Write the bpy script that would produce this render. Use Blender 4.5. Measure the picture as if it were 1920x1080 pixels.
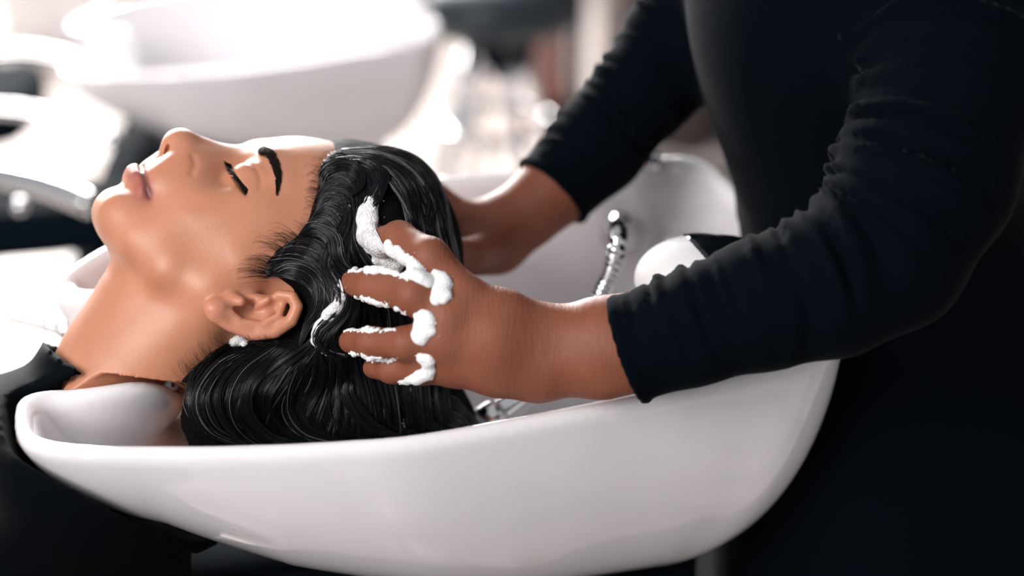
import bpy, bmesh, math, random
import numpy as np
from mathutils import Vector, Matrix
from mathutils.bvhtree import BVHTree
random.seed(7); rng = np.random.default_rng(7)
scene = bpy.context.scene
for o in list(bpy.data.objects): bpy.data.objects.remove(o, do_unlink=True)
COL = scene.collection
# ------------------------------------------------------------------ camera
CAM = np.array([0.0, 0.0, 1.47]); PITCH = math.radians(25.0); FPX = 3733.0
cd = bpy.data.cameras.new('camera'); cam = bpy.data.objects.new('camera', cd); COL.objects.link(cam)
cam.location = CAM; cam.rotation_euler = (math.pi/2 - PITCH, 0, 0)
cd.sensor_width = 36.0; cd.lens = 36.0*FPX/1920; cd.clip_start = 0.02
cd.dof.use_dof = True; cd.dof.focus_distance = 1.15; cd.dof.aperture_fstop = 2.7
scene.camera = cam
R_ = np.array([1.0, 0, 0]); F_ = np.array([0, math.cos(PITCH), -math.sin(PITCH)]); U_ = np.array([0, math.sin(PITCH), math.cos(PITCH)])
# ------------------------------------------------------------------ world, lamps, exposure
w = bpy.data.worlds.new('world'); scene.world = w; w.use_nodes = True
bg = w.node_tree.nodes['Background']; bg.inputs[0].default_value = (0.93, 0.95, 1.0, 1); bg.inputs[1].default_value = 0.48
def area(name, loc, target, size, power, color=(1, 1, 1), sy=None):
    l = bpy.data.lights.new(name, 'AREA'); l.energy = power; l.color = color; l.size = size
    if sy: l.shape = 'RECTANGLE'; l.size_y = sy
    o = bpy.data.objects.new(name, l); COL.objects.link(o); o.location = loc
    o.rotation_euler = (Vector(target)-Vector(loc)).to_track_quat('-Z', 'Y').to_euler()
    return o
area('window_light', (-1.15, 4.6, 1.66), (-0.1, 1.2, 0.95), 2.0, 290, (1.0, 0.98, 0.97), 0.9)
area('front_fill_light', (-1.40, -0.35, 2.12), (-0.2, 1.15, 0.93), 1.2, 57, (1.0, 0.96, 0.93))  # soft fill added from the front left, not a real window
scene.view_settings.view_transform = 'Standard'; scene.view_settings.look = 'None'
scene.view_settings.gamma = 1; scene.view_settings.use_curve_mapping = False; scene.view_settings.exposure = 0.0
# ------------------------------------------------------------------ geometry helpers
def P(px, py, d):
    """world point seen at photograph pixel px,py at camera depth d (metres)"""
    return CAM + d*((px-960)/FPX*R_ - (py-540)/FPX*U_ + F_)
def PZ(px, py, z):
    v = (px-960)/FPX*R_ - (py-540)/FPX*U_ + F_
    return CAM + v*((z-CAM[2])/v[2])
def smin(a, b, k):
    if k <= 0: return np.minimum(a, b)
    h = np.maximum(k-np.abs(a-b), 0)/k
    return np.minimum(a, b) - h*h*k*0.25
def smax(a, b, k): return -smin(-a, -b, k)
class Field:
    def __init__(s, xs, ys, zs):
        s.ax = [np.asarray(a, np.float32) for a in (xs, ys, zs)]
        s.F = np.full([len(a) for a in s.ax], 0.04, np.float32)
    def _box(s, lo, hi):
        sl = []
        for a, l, h in zip(s.ax, lo, hi):
            i = max(int(np.searchsorted(a, l))-1, 0); j = min(int(np.searchsorted(a, h))+1, len(a))
            if j-i < 1: return None
            sl.append(slice(i, j))
        sl = tuple(sl)
        g = (s.ax[0][sl[0]][:, None, None], s.ax[1][sl[1]][None, :, None], s.ax[2][sl[2]][None, None, :])
        return sl, g
    def _op(s, fn, lo, hi, k, mode):
        m = 3*max(k, 0.004)+0.018
        b = s._box(np.asarray(lo)-m, np.asarray(hi)+m)
        if b is None: return
        sl, g = b; d = fn(*g).astype(np.float32); f = s.F[sl]
        s.F[sl] = smin(f, d, k) if mode == '+' else smax(f, -d, k)
    def ell(s, c, r, k=0.0, mode='+', R=None):
        c = np.asarray(c, float); r = np.asarray(r, float)*np.ones(3)
        def fn(x, y, z):
            q = [x-c[0], y-c[1], z-c[2]]
            if R is not None: q = [R[0][i]*q[0]+R[1][i]*q[1]+R[2][i]*q[2] for i in range(3)]
            k0 = np.sqrt((q[0]/r[0])**2+(q[1]/r[1])**2+(q[2]/r[2])**2)
            k1 = np.sqrt((q[0]/r[0]**2)**2+(q[1]/r[1]**2)**2+(q[2]/r[2]**2)**2)+1e-9
            return k0*(k0-1)/k1
        e = np.full(3, r.max()) if R is not None else r
        s._op(fn, c-e, c+e, k, mode)
    def chain(s, pts, k=0.0, mode='+', ki=0.0, flat=None):
        """pts: list of (x,y,z,r): round cones joined"""
        pts = [np.asarray(p, float) for p in pts]
        A = np.array(pts); lo = (A[:, :3]-A[:, 3:]).min(0); hi = (A[:, :3]+A[:, 3:]).max(0)
        def fn(x, y, z):
            out = None
            for a, b in zip(pts[:-1], pts[1:]):
                ba = b[:3]-a[:3]; L = float(ba@ba)+1e-12
                px, py, pz = x-a[0], y-a[1], z-a[2]
                h = np.clip((px*ba[0]+py*ba[1]+pz*ba[2])/L, 0, 1)
                d = np.sqrt((px-h*ba[0])**2+(py-h*ba[1])**2+(pz-h*ba[2])**2)-(a[3]+(b[3]-a[3])*h)
                out = d if out is None else smin(out, d, ki)
            return out
        s._op(fn, lo, hi, k, mode)
    def bump(s, c, sig, amp):
        c = np.asarray(c, float); sg = np.asarray(sig, float)*np.ones(3)
        b = s._box(c-4.8*sg, c+4.8*sg)
        if b is None: return
        sl, (x, y, z) = b
        s.F[sl] -= (amp*np.exp(-0.5*(((x-c[0])/sg[0])**2+((y-c[1])/sg[1])**2+((z-c[2])/sg[2])**2))).astype(np.float32)
    def sample(s, q):
        q = np.asarray(q, float); I = []; T = []
        for i in range(3):
            f = np.interp(q[:, i], s.ax[i], np.arange(len(s.ax[i]))); a = np.minimum(f.astype(int), len(s.ax[i])-2); I.append(a); T.append(f-a)
        out = 0
        for c in range(8):
            b = [(c >> i) & 1 for i in range(3)]
            wt = np.prod([T[i] if b[i] else 1-T[i] for i in range(3)], 0)
            out = out+wt*s.F[I[0]+b[0], I[1]+b[1], I[2]+b[2]]
        return out
    def mesh(s, smooth=2):
        F = s.F; S = F < 0
        n = np.array(F.shape)
        c = np.zeros(n-1, np.int8)
        for i in (0, 1):
            for j in (0, 1):
                for k in (0, 1):
                    c += S[i:n[0]-1+i, j:n[1]-1+j, k:n[2]-1+k]
        act = np.argwhere((c > 0) & (c < 8))
        idx = np.full(n-1, -1, np.int32); idx[tuple(act.T)] = np.arange(len(act))
        co = {}
        for i in (0, 1):
            for j in (0, 1):
                for k in (0, 1): co[i, j, k] = F[act[:, 0]+i, act[:, 1]+j, act[:, 2]+k]
        acc = np.zeros((len(act), 3)); cnt = np.zeros(len(act))
        for a in co:
            for ax in range(3):
                if a[ax]: continue
                b = list(a); b[ax] = 1; b = tuple(b); fa, fb = co[a], co[b]
                m = (fa < 0) != (fb < 0)
                t = np.where(m, fa/np.where(m, fa-fb, 1), 0)
                p = np.tile(np.array(a, float), (len(act), 1)); p[:, ax] = t
                acc[m] += p[m]; cnt[m] += 1
        q = act+acc/cnt[:, None]
        V = np.stack([np.interp(q[:, i], np.arange(len(s.ax[i])), s.ax[i]) for i in range(3)], 1)
        quads = []
        for ax in range(3):
            u, v = (ax+1) % 3, (ax+2) % 3
            sa = [slice(1, -1)]*3; sb = [slice(1, -1)]*3; sa[ax] = slice(0, n[ax]-1); sb[ax] = slice(1, n[ax])
            A, B = S[tuple(sa)], S[tuple(sb)]
            e = np.argwhere(A != B); sgn = A[tuple(e.T)]
            off = np.zeros(3, int); off[u] = 1; off[v] = 1; e = e+off
            du = np.eye(3, dtype=int)[u]; dv = np.eye(3, dtype=int)[v]
            f = np.stack([idx[tuple((e-d).T)] for d in (du+dv, dv, 0*du, du)], 1)
            f = np.where(sgn[:, None], f, f[:, ::-1]); quads.append(f)
        Q = np.concatenate(quads)
        Q = Q[(Q >= 0).all(1)]
        if smooth:
            E = np.concatenate([Q[:, [0, 1]], Q[:, [1, 2]], Q[:, [2, 3]], Q[:, [3, 0]]])
            deg = np.bincount(E[:, 0], minlength=len(V))+np.bincount(E[:, 1], minlength=len(V))
            for it in range(smooth*2):
                lam = 0.5 if it % 2 == 0 else -0.52
                nv = np.stack([np.bincount(E[:, 0], V[E[:, 1], i], len(V))+np.bincount(E[:, 1], V[E[:, 0], i], len(V)) for i in range(3)], 1)/np.maximum(deg, 1)[:, None]
                V = V+lam*(nv-V)
        return V, Q
def link(o, parent=None):
    COL.objects.link(o)
    if parent is not None: o.parent = parent
    return o
def mesh_obj(name, V, Q, mat, parent=None, smooth=True):
    me = bpy.data.meshes.new(name)
    V = np.asarray(V, np.float32)
    if isinstance(Q, np.ndarray):
        k = Q.shape[1]; me.vertices.add(len(V)); me.vertices.foreach_set('co', V.ravel())
        me.loops.add(Q.size); me.loops.foreach_set('vertex_index', Q.astype(np.int32).ravel())
        me.polygons.add(len(Q)); me.polygons.foreach_set('loop_start', np.arange(0, Q.size, k, dtype=np.int32))
        me.update(calc_edges=True); me.validate()
    else:
        me.from_pydata([tuple(map(float, v)) for v in V], [], [tuple(map(int, f)) for f in Q]); me.update()
    if smooth: me.polygons.foreach_set('use_smooth', np.ones(len(me.polygons), bool))
    me.materials.append(mat)
    return link(bpy.data.objects.new(name, me), parent)
def tag(o, label=None, cat=None, group=None, kind=None):
    if label: o['label'] = label
    if cat: o['category'] = cat
    if group: o['group'] = group
    if kind: o['kind'] = kind
    return o
def empty(name, loc=(0, 0, 0)):
    o = bpy.data.objects.new(name, None); o.empty_display_size = 0.05; COL.objects.link(o)
    o.location = loc; o['_origin'] = list(map(float, loc)); return o
def place(o, root):
    """keep world geometry while parented to an Empty that stands at the thing's base"""
    o.parent = root; o.matrix_parent_inverse = Matrix.Translation(-Vector(root['_origin'])); return o
def catmull(pts, n, closed=False):
    pts = np.asarray(pts, float); m = len(pts)
    if closed: ex = np.concatenate([pts[-1:], pts, pts[:2]]); segs = m
    else: ex = np.concatenate([2*pts[:1]-pts[1:2], pts, 2*pts[-1:]-pts[-2:-1]]); segs = m-1
    t = np.linspace(0, segs, n, endpoint=not closed); i = np.minimum(t.astype(int), segs-1); f = (t-i)[:, None]
    p0, p1, p2, p3 = ex[i], ex[i+1], ex[i+2], ex[i+3]
    return 0.5*(2*p1+(p2-p0)*f+(2*p0-5*p1+4*p2-p3)*f*f+(3*p1-p0-3*p2+p3)*f**3)
def tubes(paths, radii, sides=6, cap=True):
    """paths: list of (n,3), radii: number or array per path -> vertices and quads of one mesh"""
    Vs, Fs, base = [], [], 0
    ang = np.arange(sides)*2*math.pi/sides
    for p, r in zip(paths, radii):
        p = np.asarray(p, float); n = len(p); r = np.ones(n)*r
        t = np.gradient(p, axis=0); t /= np.linalg.norm(t, axis=1, keepdims=True)+1e-12
        x = np.array([.31, .52, .79]) if abs(t[0]@np.array([.31, .52, .79])) < .9 else np.array([1., 0, 0])
        a = np.empty_like(p)
        for i in range(n):
            x = x-(x@t[i])*t[i]; x = x/(np.linalg.norm(x)+1e-12); a[i] = x
        b = np.cross(t, a)
        if cap:
            p = np.concatenate([p[:1], p, p[-1:]]); a = np.concatenate([a[:1], a, a[-1:]]); b = np.concatenate([b[:1], b, b[-1:]])
            r = np.concatenate([[r[0]*.02], r, [r[-1]*.02]]); n += 2
        ring = p[:, None]+r[:, None, None]*(np.cos(ang)[None, :, None]*a[:, None]+np.sin(ang)[None, :, None]*b[:, None])
        Vs.append(ring.reshape(-1, 3))
        i, j = np.meshgrid(np.arange(n-1), np.arange(sides), indexing='ij'); j2 = (j+1) % sides
        Fs.append((base+np.stack([i*sides+j, i*sides+j2, (i+1)*sides+j2, (i+1)*sides+j], -1)).reshape(-1, 4))
        base += n*sides
    return np.concatenate(Vs), np.concatenate(Fs)
# ------------------------------------------------------------------ furniture builders
def box_obj(name, lo, hi, mat, parent=None, bevel=.004, seg=2):
    bm = bmesh.new(); bmesh.ops.create_cube(bm, size=1)
    lo, hi = np.array(lo, float), np.array(hi, float)
    for v in bm.verts: v.co = Vector(lo+(np.array(v.co)+.5)*(hi-lo))
    if bevel: bmesh.ops.bevel(bm, geom=bm.edges[:], offset=bevel, segments=seg, affect='EDGES', profile=.6)
    me = bpy.data.meshes.new(name); bm.to_mesh(me); bm.free(); me.polygons.foreach_set('use_smooth', np.ones(len(me.polygons), bool)); me.materials.append(mat)
    o = bpy.data.objects.new(name, me); COL.objects.link(o)
    if parent is not None: place(o, parent)
    return o
def tube_obj(name, pts, r, mat, parent=None, n=40, sides=14):
    v, f = tubes([catmull(pts, n)], [r], sides); o = mesh_obj(name, v, f, mat)
    if parent is not None: place(o, parent)
    return o
def ball_obj(name, c, r, mat, parent=None, sq=(1, 1, 1)):
    bm = bmesh.new(); bmesh.ops.create_uvsphere(bm, u_segments=20, v_segments=12, radius=r)
    for v in bm.verts: v.co = Vector((v.co.x*sq[0]+c[0], v.co.y*sq[1]+c[1], v.co.z*sq[2]+c[2]))
    me = bpy.data.meshes.new(name); bm.to_mesh(me); bm.free(); me.polygons.foreach_set('use_smooth', np.ones(len(me.polygons), bool)); me.materials.append(mat)
    o = bpy.data.objects.new(name, me); COL.objects.link(o)
    if parent is not None: place(o, parent)
    return o
# ------------------------------------------------------------------ materials
def principled(name, color, rough=0.5, metal=0.0, coat=0.0, spec=0.5, sheen=0.0, sss=0.0, sss_r=(1, .3, .15), sss_scale=0.004):
    m = bpy.data.materials.new(name); m.use_nodes = True; b = m.node_tree.nodes['Principled BSDF']
    b.inputs['Base Color'].default_value = (*color, 1); b.inputs['Roughness'].default_value = rough
    b.inputs['Metallic'].default_value = metal; b.inputs['Coat Weight'].default_value = coat; b.inputs['Coat Roughness'].default_value = 0.05
    b.inputs['Specular IOR Level'].default_value = spec
    b.inputs['Sheen Weight'].default_value = sheen; b.inputs['Sheen Roughness'].default_value = 0.35
    if sss: b.inputs['Subsurface Weight'].default_value = sss; b.inputs['Subsurface Radius'].default_value = sss_r; b.inputs['Subsurface Scale'].default_value = sss_scale
    return m
def noise_bump(m, scale, strength, dist=0.001, detail=4, coords='Object', stretch=None):
    nt = m.node_tree; N = nt.nodes; b = N['Principled BSDF']
    tc = N.new('ShaderNodeTexCoord'); nz = N.new('ShaderNodeTexNoise'); bp = N.new('ShaderNodeBump')
    nz.inputs['Scale'].default_value = scale; nz.inputs['Detail'].default_value = detail
    src = tc.outputs[coords]
    if stretch:
        mp = N.new('ShaderNodeMapping'); mp.inputs['Scale'].default_value = stretch; nt.links.new(src, mp.inputs['Vector']); src = mp.outputs[0]
    nt.links.new(src, nz.inputs['Vector']); nt.links.new(nz.outputs['Fac'], bp.inputs['Height'])
    bp.inputs['Strength'].default_value = strength; bp.inputs['Distance'].default_value = dist
    nt.links.new(bp.outputs[0], b.inputs['Normal']); return nz
def noise_color(m, scale, c1, c2, lo=0.35, hi=0.65, stretch=None, detail=4):
    nt = m.node_tree; N = nt.nodes; b = N['Principled BSDF']
    tc = N.new('ShaderNodeTexCoord'); nz = N.new('ShaderNodeTexNoise'); cr = N.new('ShaderNodeValToRGB')
    nz.inputs['Scale'].default_value = scale; nz.inputs['Detail'].default_value = detail
    src = tc.outputs['Object']
    if stretch:
        mp = N.new('ShaderNodeMapping'); mp.inputs['Scale'].default_value = stretch; nt.links.new(src, mp.inputs['Vector']); src = mp.outputs[0]
    nt.links.new(src, nz.inputs['Vector']); nt.links.new(nz.outputs['Fac'], cr.inputs['Fac'])
    cr.color_ramp.elements[0].position = lo; cr.color_ramp.elements[1].position = hi
    cr.color_ramp.elements[0].color = (*c1, 1); cr.color_ramp.elements[1].color = (*c2, 1)
    nt.links.new(cr.outputs[0], b.inputs['Base Color']); return cr
def skin_material(name, c1, c2, rough=0.42, spec=0.45):
    """mottled skin; a colour attribute called tint mixes in lips, nails, the redder patches and the painted shade of the mouth slit"""
    m = principled(name, c1, rough, spec=spec, sss=0.35, sss_scale=0.006)
    cr = noise_color(m, 38, c1, c2, 0.3, 0.75)
    nt = m.node_tree; N = nt.nodes; b = N['Principled BSDF']
    at = N.new('ShaderNodeAttribute'); at.attribute_name = 'tint'; mx = N.new('ShaderNodeMix'); mx.data_type = 'RGBA'
    nt.links.new(at.outputs['Alpha'], mx.inputs['Factor']); nt.links.new(cr.outputs[0], mx.inputs[6]); nt.links.new(at.outputs['Color'], mx.inputs[7])
    nt.links.new(mx.outputs[2], b.inputs['Base Color'])
    noise_bump(m, 900, 0.22, 0.0006, 3)
    return m
M = {}
M['skin_client'] = skin_material('skin_client', (0.48, 0.198, 0.108), (0.57, 0.252, 0.150))
M['skin_stylist'] = skin_material('skin_stylist', (0.205, 0.064, 0.033), (0.26, 0.088, 0.048), 0.55, 0.3)
def creases(m, scale, stretch, strength):
    """fine folds of the skin, finer along one axis, added under the pores"""
    nt = m.node_tree; N = nt.nodes; pores = [n for n in N if n.type == 'BUMP'][0]
    tc = N.new('ShaderNodeTexCoord'); mp = N.new('ShaderNodeMapping'); nz = N.new('ShaderNodeTexNoise'); bp = N.new('ShaderNodeBump')
    mp.inputs['Scale'].default_value = stretch; nz.inputs['Scale'].default_value = scale; nz.inputs['Detail'].default_value = 3
    nt.links.new(tc.outputs['Object'], mp.inputs['Vector']); nt.links.new(mp.outputs[0], nz.inputs['Vector']); nt.links.new(nz.outputs['Fac'], bp.inputs['Height'])
    bp.inputs['Strength'].default_value = strength; bp.inputs['Distance'].default_value = .0012; nt.links.new(bp.outputs[0], pores.inputs['Normal'])
creases(M['skin_stylist'], 80, (7, 1.2, 1.2), .30)
M['hair'] = principled('wet_black_hair', (0.004, 0.005, 0.007), 0.27, spec=0.40)
M['hair_mass'] = principled('dark_hair_underlayer', (0.004, 0.0035, 0.004), 0.7, spec=0.03)
M['hair_foamed'] = principled('lathered_hair', (0.15, 0.15, 0.16), 0.4, spec=0.5)
M['hair_fine'] = principled('fine_dark_hair', (0.02, 0.012, 0.01), 0.35)
M['brow'] = principled('brow_hair', (0.010, 0.006, 0.005), 0.75, spec=0.1)
M['lash'] = principled('lash_black', (0.004, 0.0035, 0.004), 0.7, spec=0.15)
M['ceramic'] = principled('white_glazed_ceramic', (0.87, 0.84, 0.86), 0.10, coat=0.6, spec=0.5)
M['chrome'] = principled('chrome', (0.75, 0.75, 0.76), 0.09, metal=1.0)
M['cloth'] = principled('black_knit', (0.0010, 0.0026, 0.0048), 0.9, sheen=0.05, spec=0.04)
M['cloth'].node_tree.nodes['Principled BSDF'].inputs['Sheen Roughness'].default_value = .2
noise_bump(M['cloth'], 1400, 0.5, 0.0008, 2)
M['cape'] = principled('black_cape_cloth', (0.0012, 0.0026, 0.0042), 0.8, sheen=0.012, spec=0.05)
noise_bump(M['cape'], 1200, 0.15, 0.0004, 2)
M['foam'] = principled('shampoo_foam', (0.93, 0.925, 0.93), 0.45, spec=0.4, sss=0.5, sss_r=(1, 1, 1), sss_scale=0.003)
def bubbles(m):
    nt = m.node_tree; N = nt.nodes; b = N['Principled BSDF']
    tc = N.new('ShaderNodeTexCoord'); v1 = N.new('ShaderNodeTexVoronoi'); v1.inputs['Scale'].default_value = 900
    bp = N.new('ShaderNodeBump'); bp.invert = True; bp.inputs['Strength'].default_value = .7; bp.inputs['Distance'].default_value = .0008
    nt.links.new(tc.outputs['Object'], v1.inputs['Vector']); nt.links.new(v1.outputs['Distance'], bp.inputs['Height']); nt.links.new(bp.outputs[0], b.inputs['Normal'])
bubbles(M['foam'])
M['foam_thin'] = principled('thin_lather', (0.90, 0.89, 0.90), 0.4, spec=0.4); bubbles(M['foam_thin'])
def thin(m):
    nt = m.node_tree; N = nt.nodes; b = N['Principled BSDF']
    tc = N.new('ShaderNodeTexCoord'); nz = N.new('ShaderNodeTexNoise'); nz.inputs['Scale'].default_value = 210; nz.inputs['Detail'].default_value = 6
    cr = N.new('ShaderNodeValToRGB'); cr.color_ramp.elements[0].position = .40; cr.color_ramp.elements[1].position = .60
    cr.color_ramp.elements[0].color = (.72, .72, .72, 1); cr.color_ramp.elements[1].color = (1, 1, 1, 1)
    nt.links.new(tc.outputs['Object'], nz.inputs['Vector']); nt.links.new(nz.outputs['Fac'], cr.inputs['Fac']); nt.links.new(cr.outputs[0], b.inputs['Alpha'])
thin(M['foam_thin'])
M['floor'] = principled('pale_floor_tile', (0.46, 0.40, 0.375), 0.3)
M['black_leather'] = principled('black_leather', (0.003, 0.007, 0.011), 0.8, spec=0.02)
# ------------------------------------------------------------------ shampoo basin (front)
ZR = 0.933
RIM = [(-.281, .968), (-.266, .949), (-.235, .9405), (-.190, .9395), (-.147, .941), (-.095, .946), (-.047, .955), (.030, .984), (.085, 1.008), (.140, 1.032), (.182, 1.052),
       (.203, 1.085), (.203, 1.150), (.187, 1.237), (.160, 1.310), (.122, 1.360), (.070, 1.368), (-.023, 1.356), (-.120, 1.338), (-.200, 1.300), (-.258, 1.250), (-.290, 1.200), (-.302, 1.150), (-.300, 1.08), (-.292, 1.02)]
BC = np.array([0.005, 1.155])
rim_xy = catmull(np.array(RIM), 400, True)
_th = np.arctan2(rim_xy[:, 1]-BC[1], rim_xy[:, 0]-BC[0]); _o = np.argsort(_th)
_tt = np.concatenate([_th[_o]-2*math.pi, _th[_o], _th[_o]+2*math.pi]); _rr = np.tile(np.hypot(*(rim_xy[_o]-BC).T), 3)
def basin_field(h, solid=False):
    f = Field(np.arange(-.325, .225, h), np.arange(.915, 1.395, h), np.arange(.695, .965, h))
    X, Y, Z = np.meshgrid(*f.ax, indexing='ij')
    th = np.arctan2(Y-BC[1], X-BC[0]); rho = np.hypot(X-BC[0], Y-BC[1])/np.interp(th, _tt, _rr)
    T = np.interp(X, [-.28, -.20, -.13, 0, .1, .2], [.104, .110, .142, .176, .188, .190])
    t = np.maximum(ZR+.02-Z, 0)
    G = rho**3.2+(t/(T+.02))**2.0-1
    g = np.gradient(G, *[a.astype(float) for a in f.ax]); gm = np.sqrt(sum(q*q for q in g))+1e-6
    d = np.clip(G/np.maximum(gm, 4.0), -.08, .08)
    # channel for the neck, open at the left end
    a, b = np.array([-.40, 1.083, .930]), np.array([-.262, 1.083, .930]); ba = b-a
    hh = np.clip(((X-a[0])*ba[0]+(Y-a[1])*ba[1])/(ba@ba), 0, 1)
    zz = np.minimum(Z-.930, 0)
    dc = np.sqrt((X-a[0]-hh*ba[0])**2+(Y-1.083)**2+zz**2)-.061
    d = smax(d, -dc, .022)
    zr = ZR+.016*np.exp(-(((X-.145)/.05)**2+((Y-1.35)/.06)**2))+.004*np.exp(-(((X-.2)/.05)**2+((Y-1.1)/.06)**2)) \
        - .040*np.exp(-(((X+.190)/.030)**2+((Y-1.083)/.042)**2)) - .010*np.exp(-(((X+.30)/.05)**2+((Y-1.083)/.05)**2))
    f.F = smax(smax(d, Z-zr, .010), -(d+.0135), .010).astype(np.float32)
    if solid: f.F = smax(smax(d, Z-zr, .004), -(d+.03) if solid == 1 else d, .004).astype(np.float32)
    return f
fb = basin_field(.0026)
bv, bq = fb.mesh(2)
basin = empty('shampoo_basin', (BC[0], BC[1], 0.0))
bowl = place(mesh_obj('bowl', bv, bq, M['ceramic']), basin)
tag(basin, 'large white glazed shampoo basin holding the dark haired woman\'s head', 'basin')
def push_out(f, solid, gap=.002):
    """press a field out of the basin's wall"""
    b = f._box([a[0] for a in solid.ax], [a[-1] for a in solid.ax])
    if b is None: return
    sl, (x, y, z) = b
    q = np.stack(np.broadcast_arrays(x, y, z), -1).reshape(-1, 3)
    ok = np.ones(len(q), bool)
    for i in range(3): ok &= (q[:, i] >= solid.ax[i][0]) & (q[:, i] <= solid.ax[i][-1])
    d = np.full(len(q), .05, np.float32); d[ok] = solid.sample(q[ok])
    f.F[sl] = np.maximum(f.F[sl], (gap-d).reshape(f.F[sl].shape))
# ------------------------------------------------------------------ client: head, neck, shoulders (one continuous mesh)
HO = P(520, 480, 1.23)
vdir = (HO-CAM)/np.linalg.norm(HO-CAM)
HL = -vdir + math.tan(math.radians(14))*R_ - math.tan(math.radians(7))*U_
HL /= np.linalg.norm(HL)
HE1 = R_-(R_@HL)*HL; HE1 /= np.linalg.norm(HE1); HE2 = np.cross(HL, HE1)
HM = np.stack([HE1, HE2, HL], 1)            # local (right, up, lateral) -> world
PXM = 3035.0
def S(px, py, l=0.0):
    """point of the head whose lateral offset from the midline is l, seen at px,py"""
    d = (px-960)/FPX*R_-(py-540)/FPX*U_+F_
    t = ((HO+HL*l-CAM)@HL)/(d@HL)
    return HM.T@(CAM+d*t-HO)
def to_world(V): return HO+np.asarray(V)@HM.T
def SR(px, py, l, r): return np.append(S(px, py, l), r)
def surf(px, py, lift=0.0, r=None):
    """point of the head's surface met at px,py on the way in from the near side (lift > 0: proud of it)"""
    l = np.linspace(.11, .0, 400); A = S(px, py, .11); B = S(px, py, 0)
    q = A+(B-A)*((.11-l)/.11)[:, None]; f = fc.sample(q)
    i = int(np.argmax(f < 0)) if (f < 0).any() else 399
    t_ = f[i-1]/(f[i-1]-f[i]) if i and f[i] < 0 else 1.0
    p = q[i-1]+(q[i]-q[i-1])*t_+(A-B)/np.linalg.norm(A-B)*lift
    return p if r is None else np.append(p, r)
def axis(*segs):
    out = []
    for a, b, h in segs: out.append(np.arange(a, b, h))
    return np.concatenate(out)
h = 0.00115; BODY_ONLY = None
fc = Field(axis((-.62, -.30, .010), (-.30, -.13, .004), (-.13, .115, h)), axis((-.42, -.14, .006), (-.14, -.085, .0025), (-.085, .098, h)),
           np.concatenate([np.arange(-2, 83)*h, axis((83*h, .14, .004), (.14, .30, .010))]))
px = 1/PXM
# cranium, forehead, face core
fc.ell(S(592, 526, 0), (.084, .086, .0735))
fc.ell(S(530, 419, 0), (.041, .0480, .055), .022)
fc.ell(S(420, 432, 0), (.050, .045, .049), .022)
fc.ell(S(318, 412, 0), (.029, .030, .027), .016)
fc.ell(S(470, 440, .039), (.030, .025, .022), .022)            # cheekbone
fc.ell(S(380, 462, .033), (.032, .030, .018), .022)            # cheek
fc.ell(S(342, 345, .017), (.022, .016, .012), .014)            # muzzle beside the nose
fc.chain([SR(227, 399, 0, 45*px), SR(231, 402, .012, 40*px)], .014)   # chin
fc.chain([SR(238, 422, .008, 34*px), SR(270, 456, .026, 34*px), SR(322, 508, .043, 34*px), SR(394, 538, .053, 34*px), SR(452, 505, .058, 34*px)], .018, ki=.010)
fc.ell(S(300, 448, 0), (.026, .019, .034), .014)                # floor of the mouth
# neck, trapezius, chest, shoulder, upper arm
fc.chain([SR(420, 520, 0, .046), SR(333, 610, 0, .0515), SR(275, 703, 0, .0525), SR(258, 785, 0, .056), SR(235, 860, 0, .06)], .012, ki=.01)
fc.chain([SR(405, 560, .049, .013), SR(225, 740, .020, .012)], .02)   # sternomastoid
fc.chain([SR(235, 860, 0, .056), SR(60, 1040, .07, .050), SR(-110, 1230, .130, .050)], .03)
fc.chain([SR(-110, 1230, .130, .050), SR(-360, 1390, .17, .045), SR(-700, 1490, .17, .040)], .03)
fc.ell(S(-260, 1065, 0), (.145, .100, .140), .04)
fc.ell(S(-560, 1230, 0), (.26, .11, .160), .06)
# brow ridge, eye socket
fc.chain([SR(486, 302, .006, .007), SR(502, 312, .024, .008), SR(526, 347, .040, .006)], .012)
fc.bump(S(442, 322, .026), (.0085, .012, .009), -.0062)
fc.bump(S(436, 340, .034), (.010, .011, .010), -.0012)
fc.bump(S(450, 296, 0), (.008, .006, .012), -.0022)
# nose
fc.chain([SR(455, 303, 0, 20*px), SR(400, 291, 0, 25*px), SR(342, 275, 0, 29*px)], .008)
fc.chain([SR(446, 336, .012, 18*px), SR(352, 305, .010, 26*px)], .016)
fc.bump(S(406, 341, .037), (.007, .006, .009), -.0021)
fc.ell(S(336, 276, 0), (31*px, 32*px, .0115), .005)
fc.ell(S(348, 304, .0145), (22*px, 22*px, .0068), .004)        # wing of the nose
fc.chain([SR(322, 286, 0, 12*px), SR(310, 300, 0, 11*px)], .006)
fc.ell(S(317, 286, .0066), (7*px, 15*px, .0036), .002, '-')    # nostril
fc.chain([surf(362, 290, .001, 3*px), surf(367, 306, .001, 3*px), surf(360, 324, .001, 3*px)], .003, '-')   # groove behind the wing
# lips
fc.chain([SR(287, 313, 0, 16*px), SR(291, 328, .010, 14*px), SR(288, 356, .020, 8*px)], .007)
fc.chain([SR(253, 326, 0, 19*px), SR(256, 337, .009, 17*px), SR(269, 360, .019, 9*px)], .006)
fc.chain([np.append(S(264, 310, 0), 3.5*px)]+[surf(x, y, .0000, 3.4*px) for x, y in [(267, 322), (270, 335), (273, 348), (277, 365)]], .0022, '-')
fc.bump(surf(282, 374), (.005, .005, .004), -.0011)             # corner of the mouth
fc.bump(surf(240, 352), (.004, .006, .006), -.0012)             # hollow under the lower lip
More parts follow.
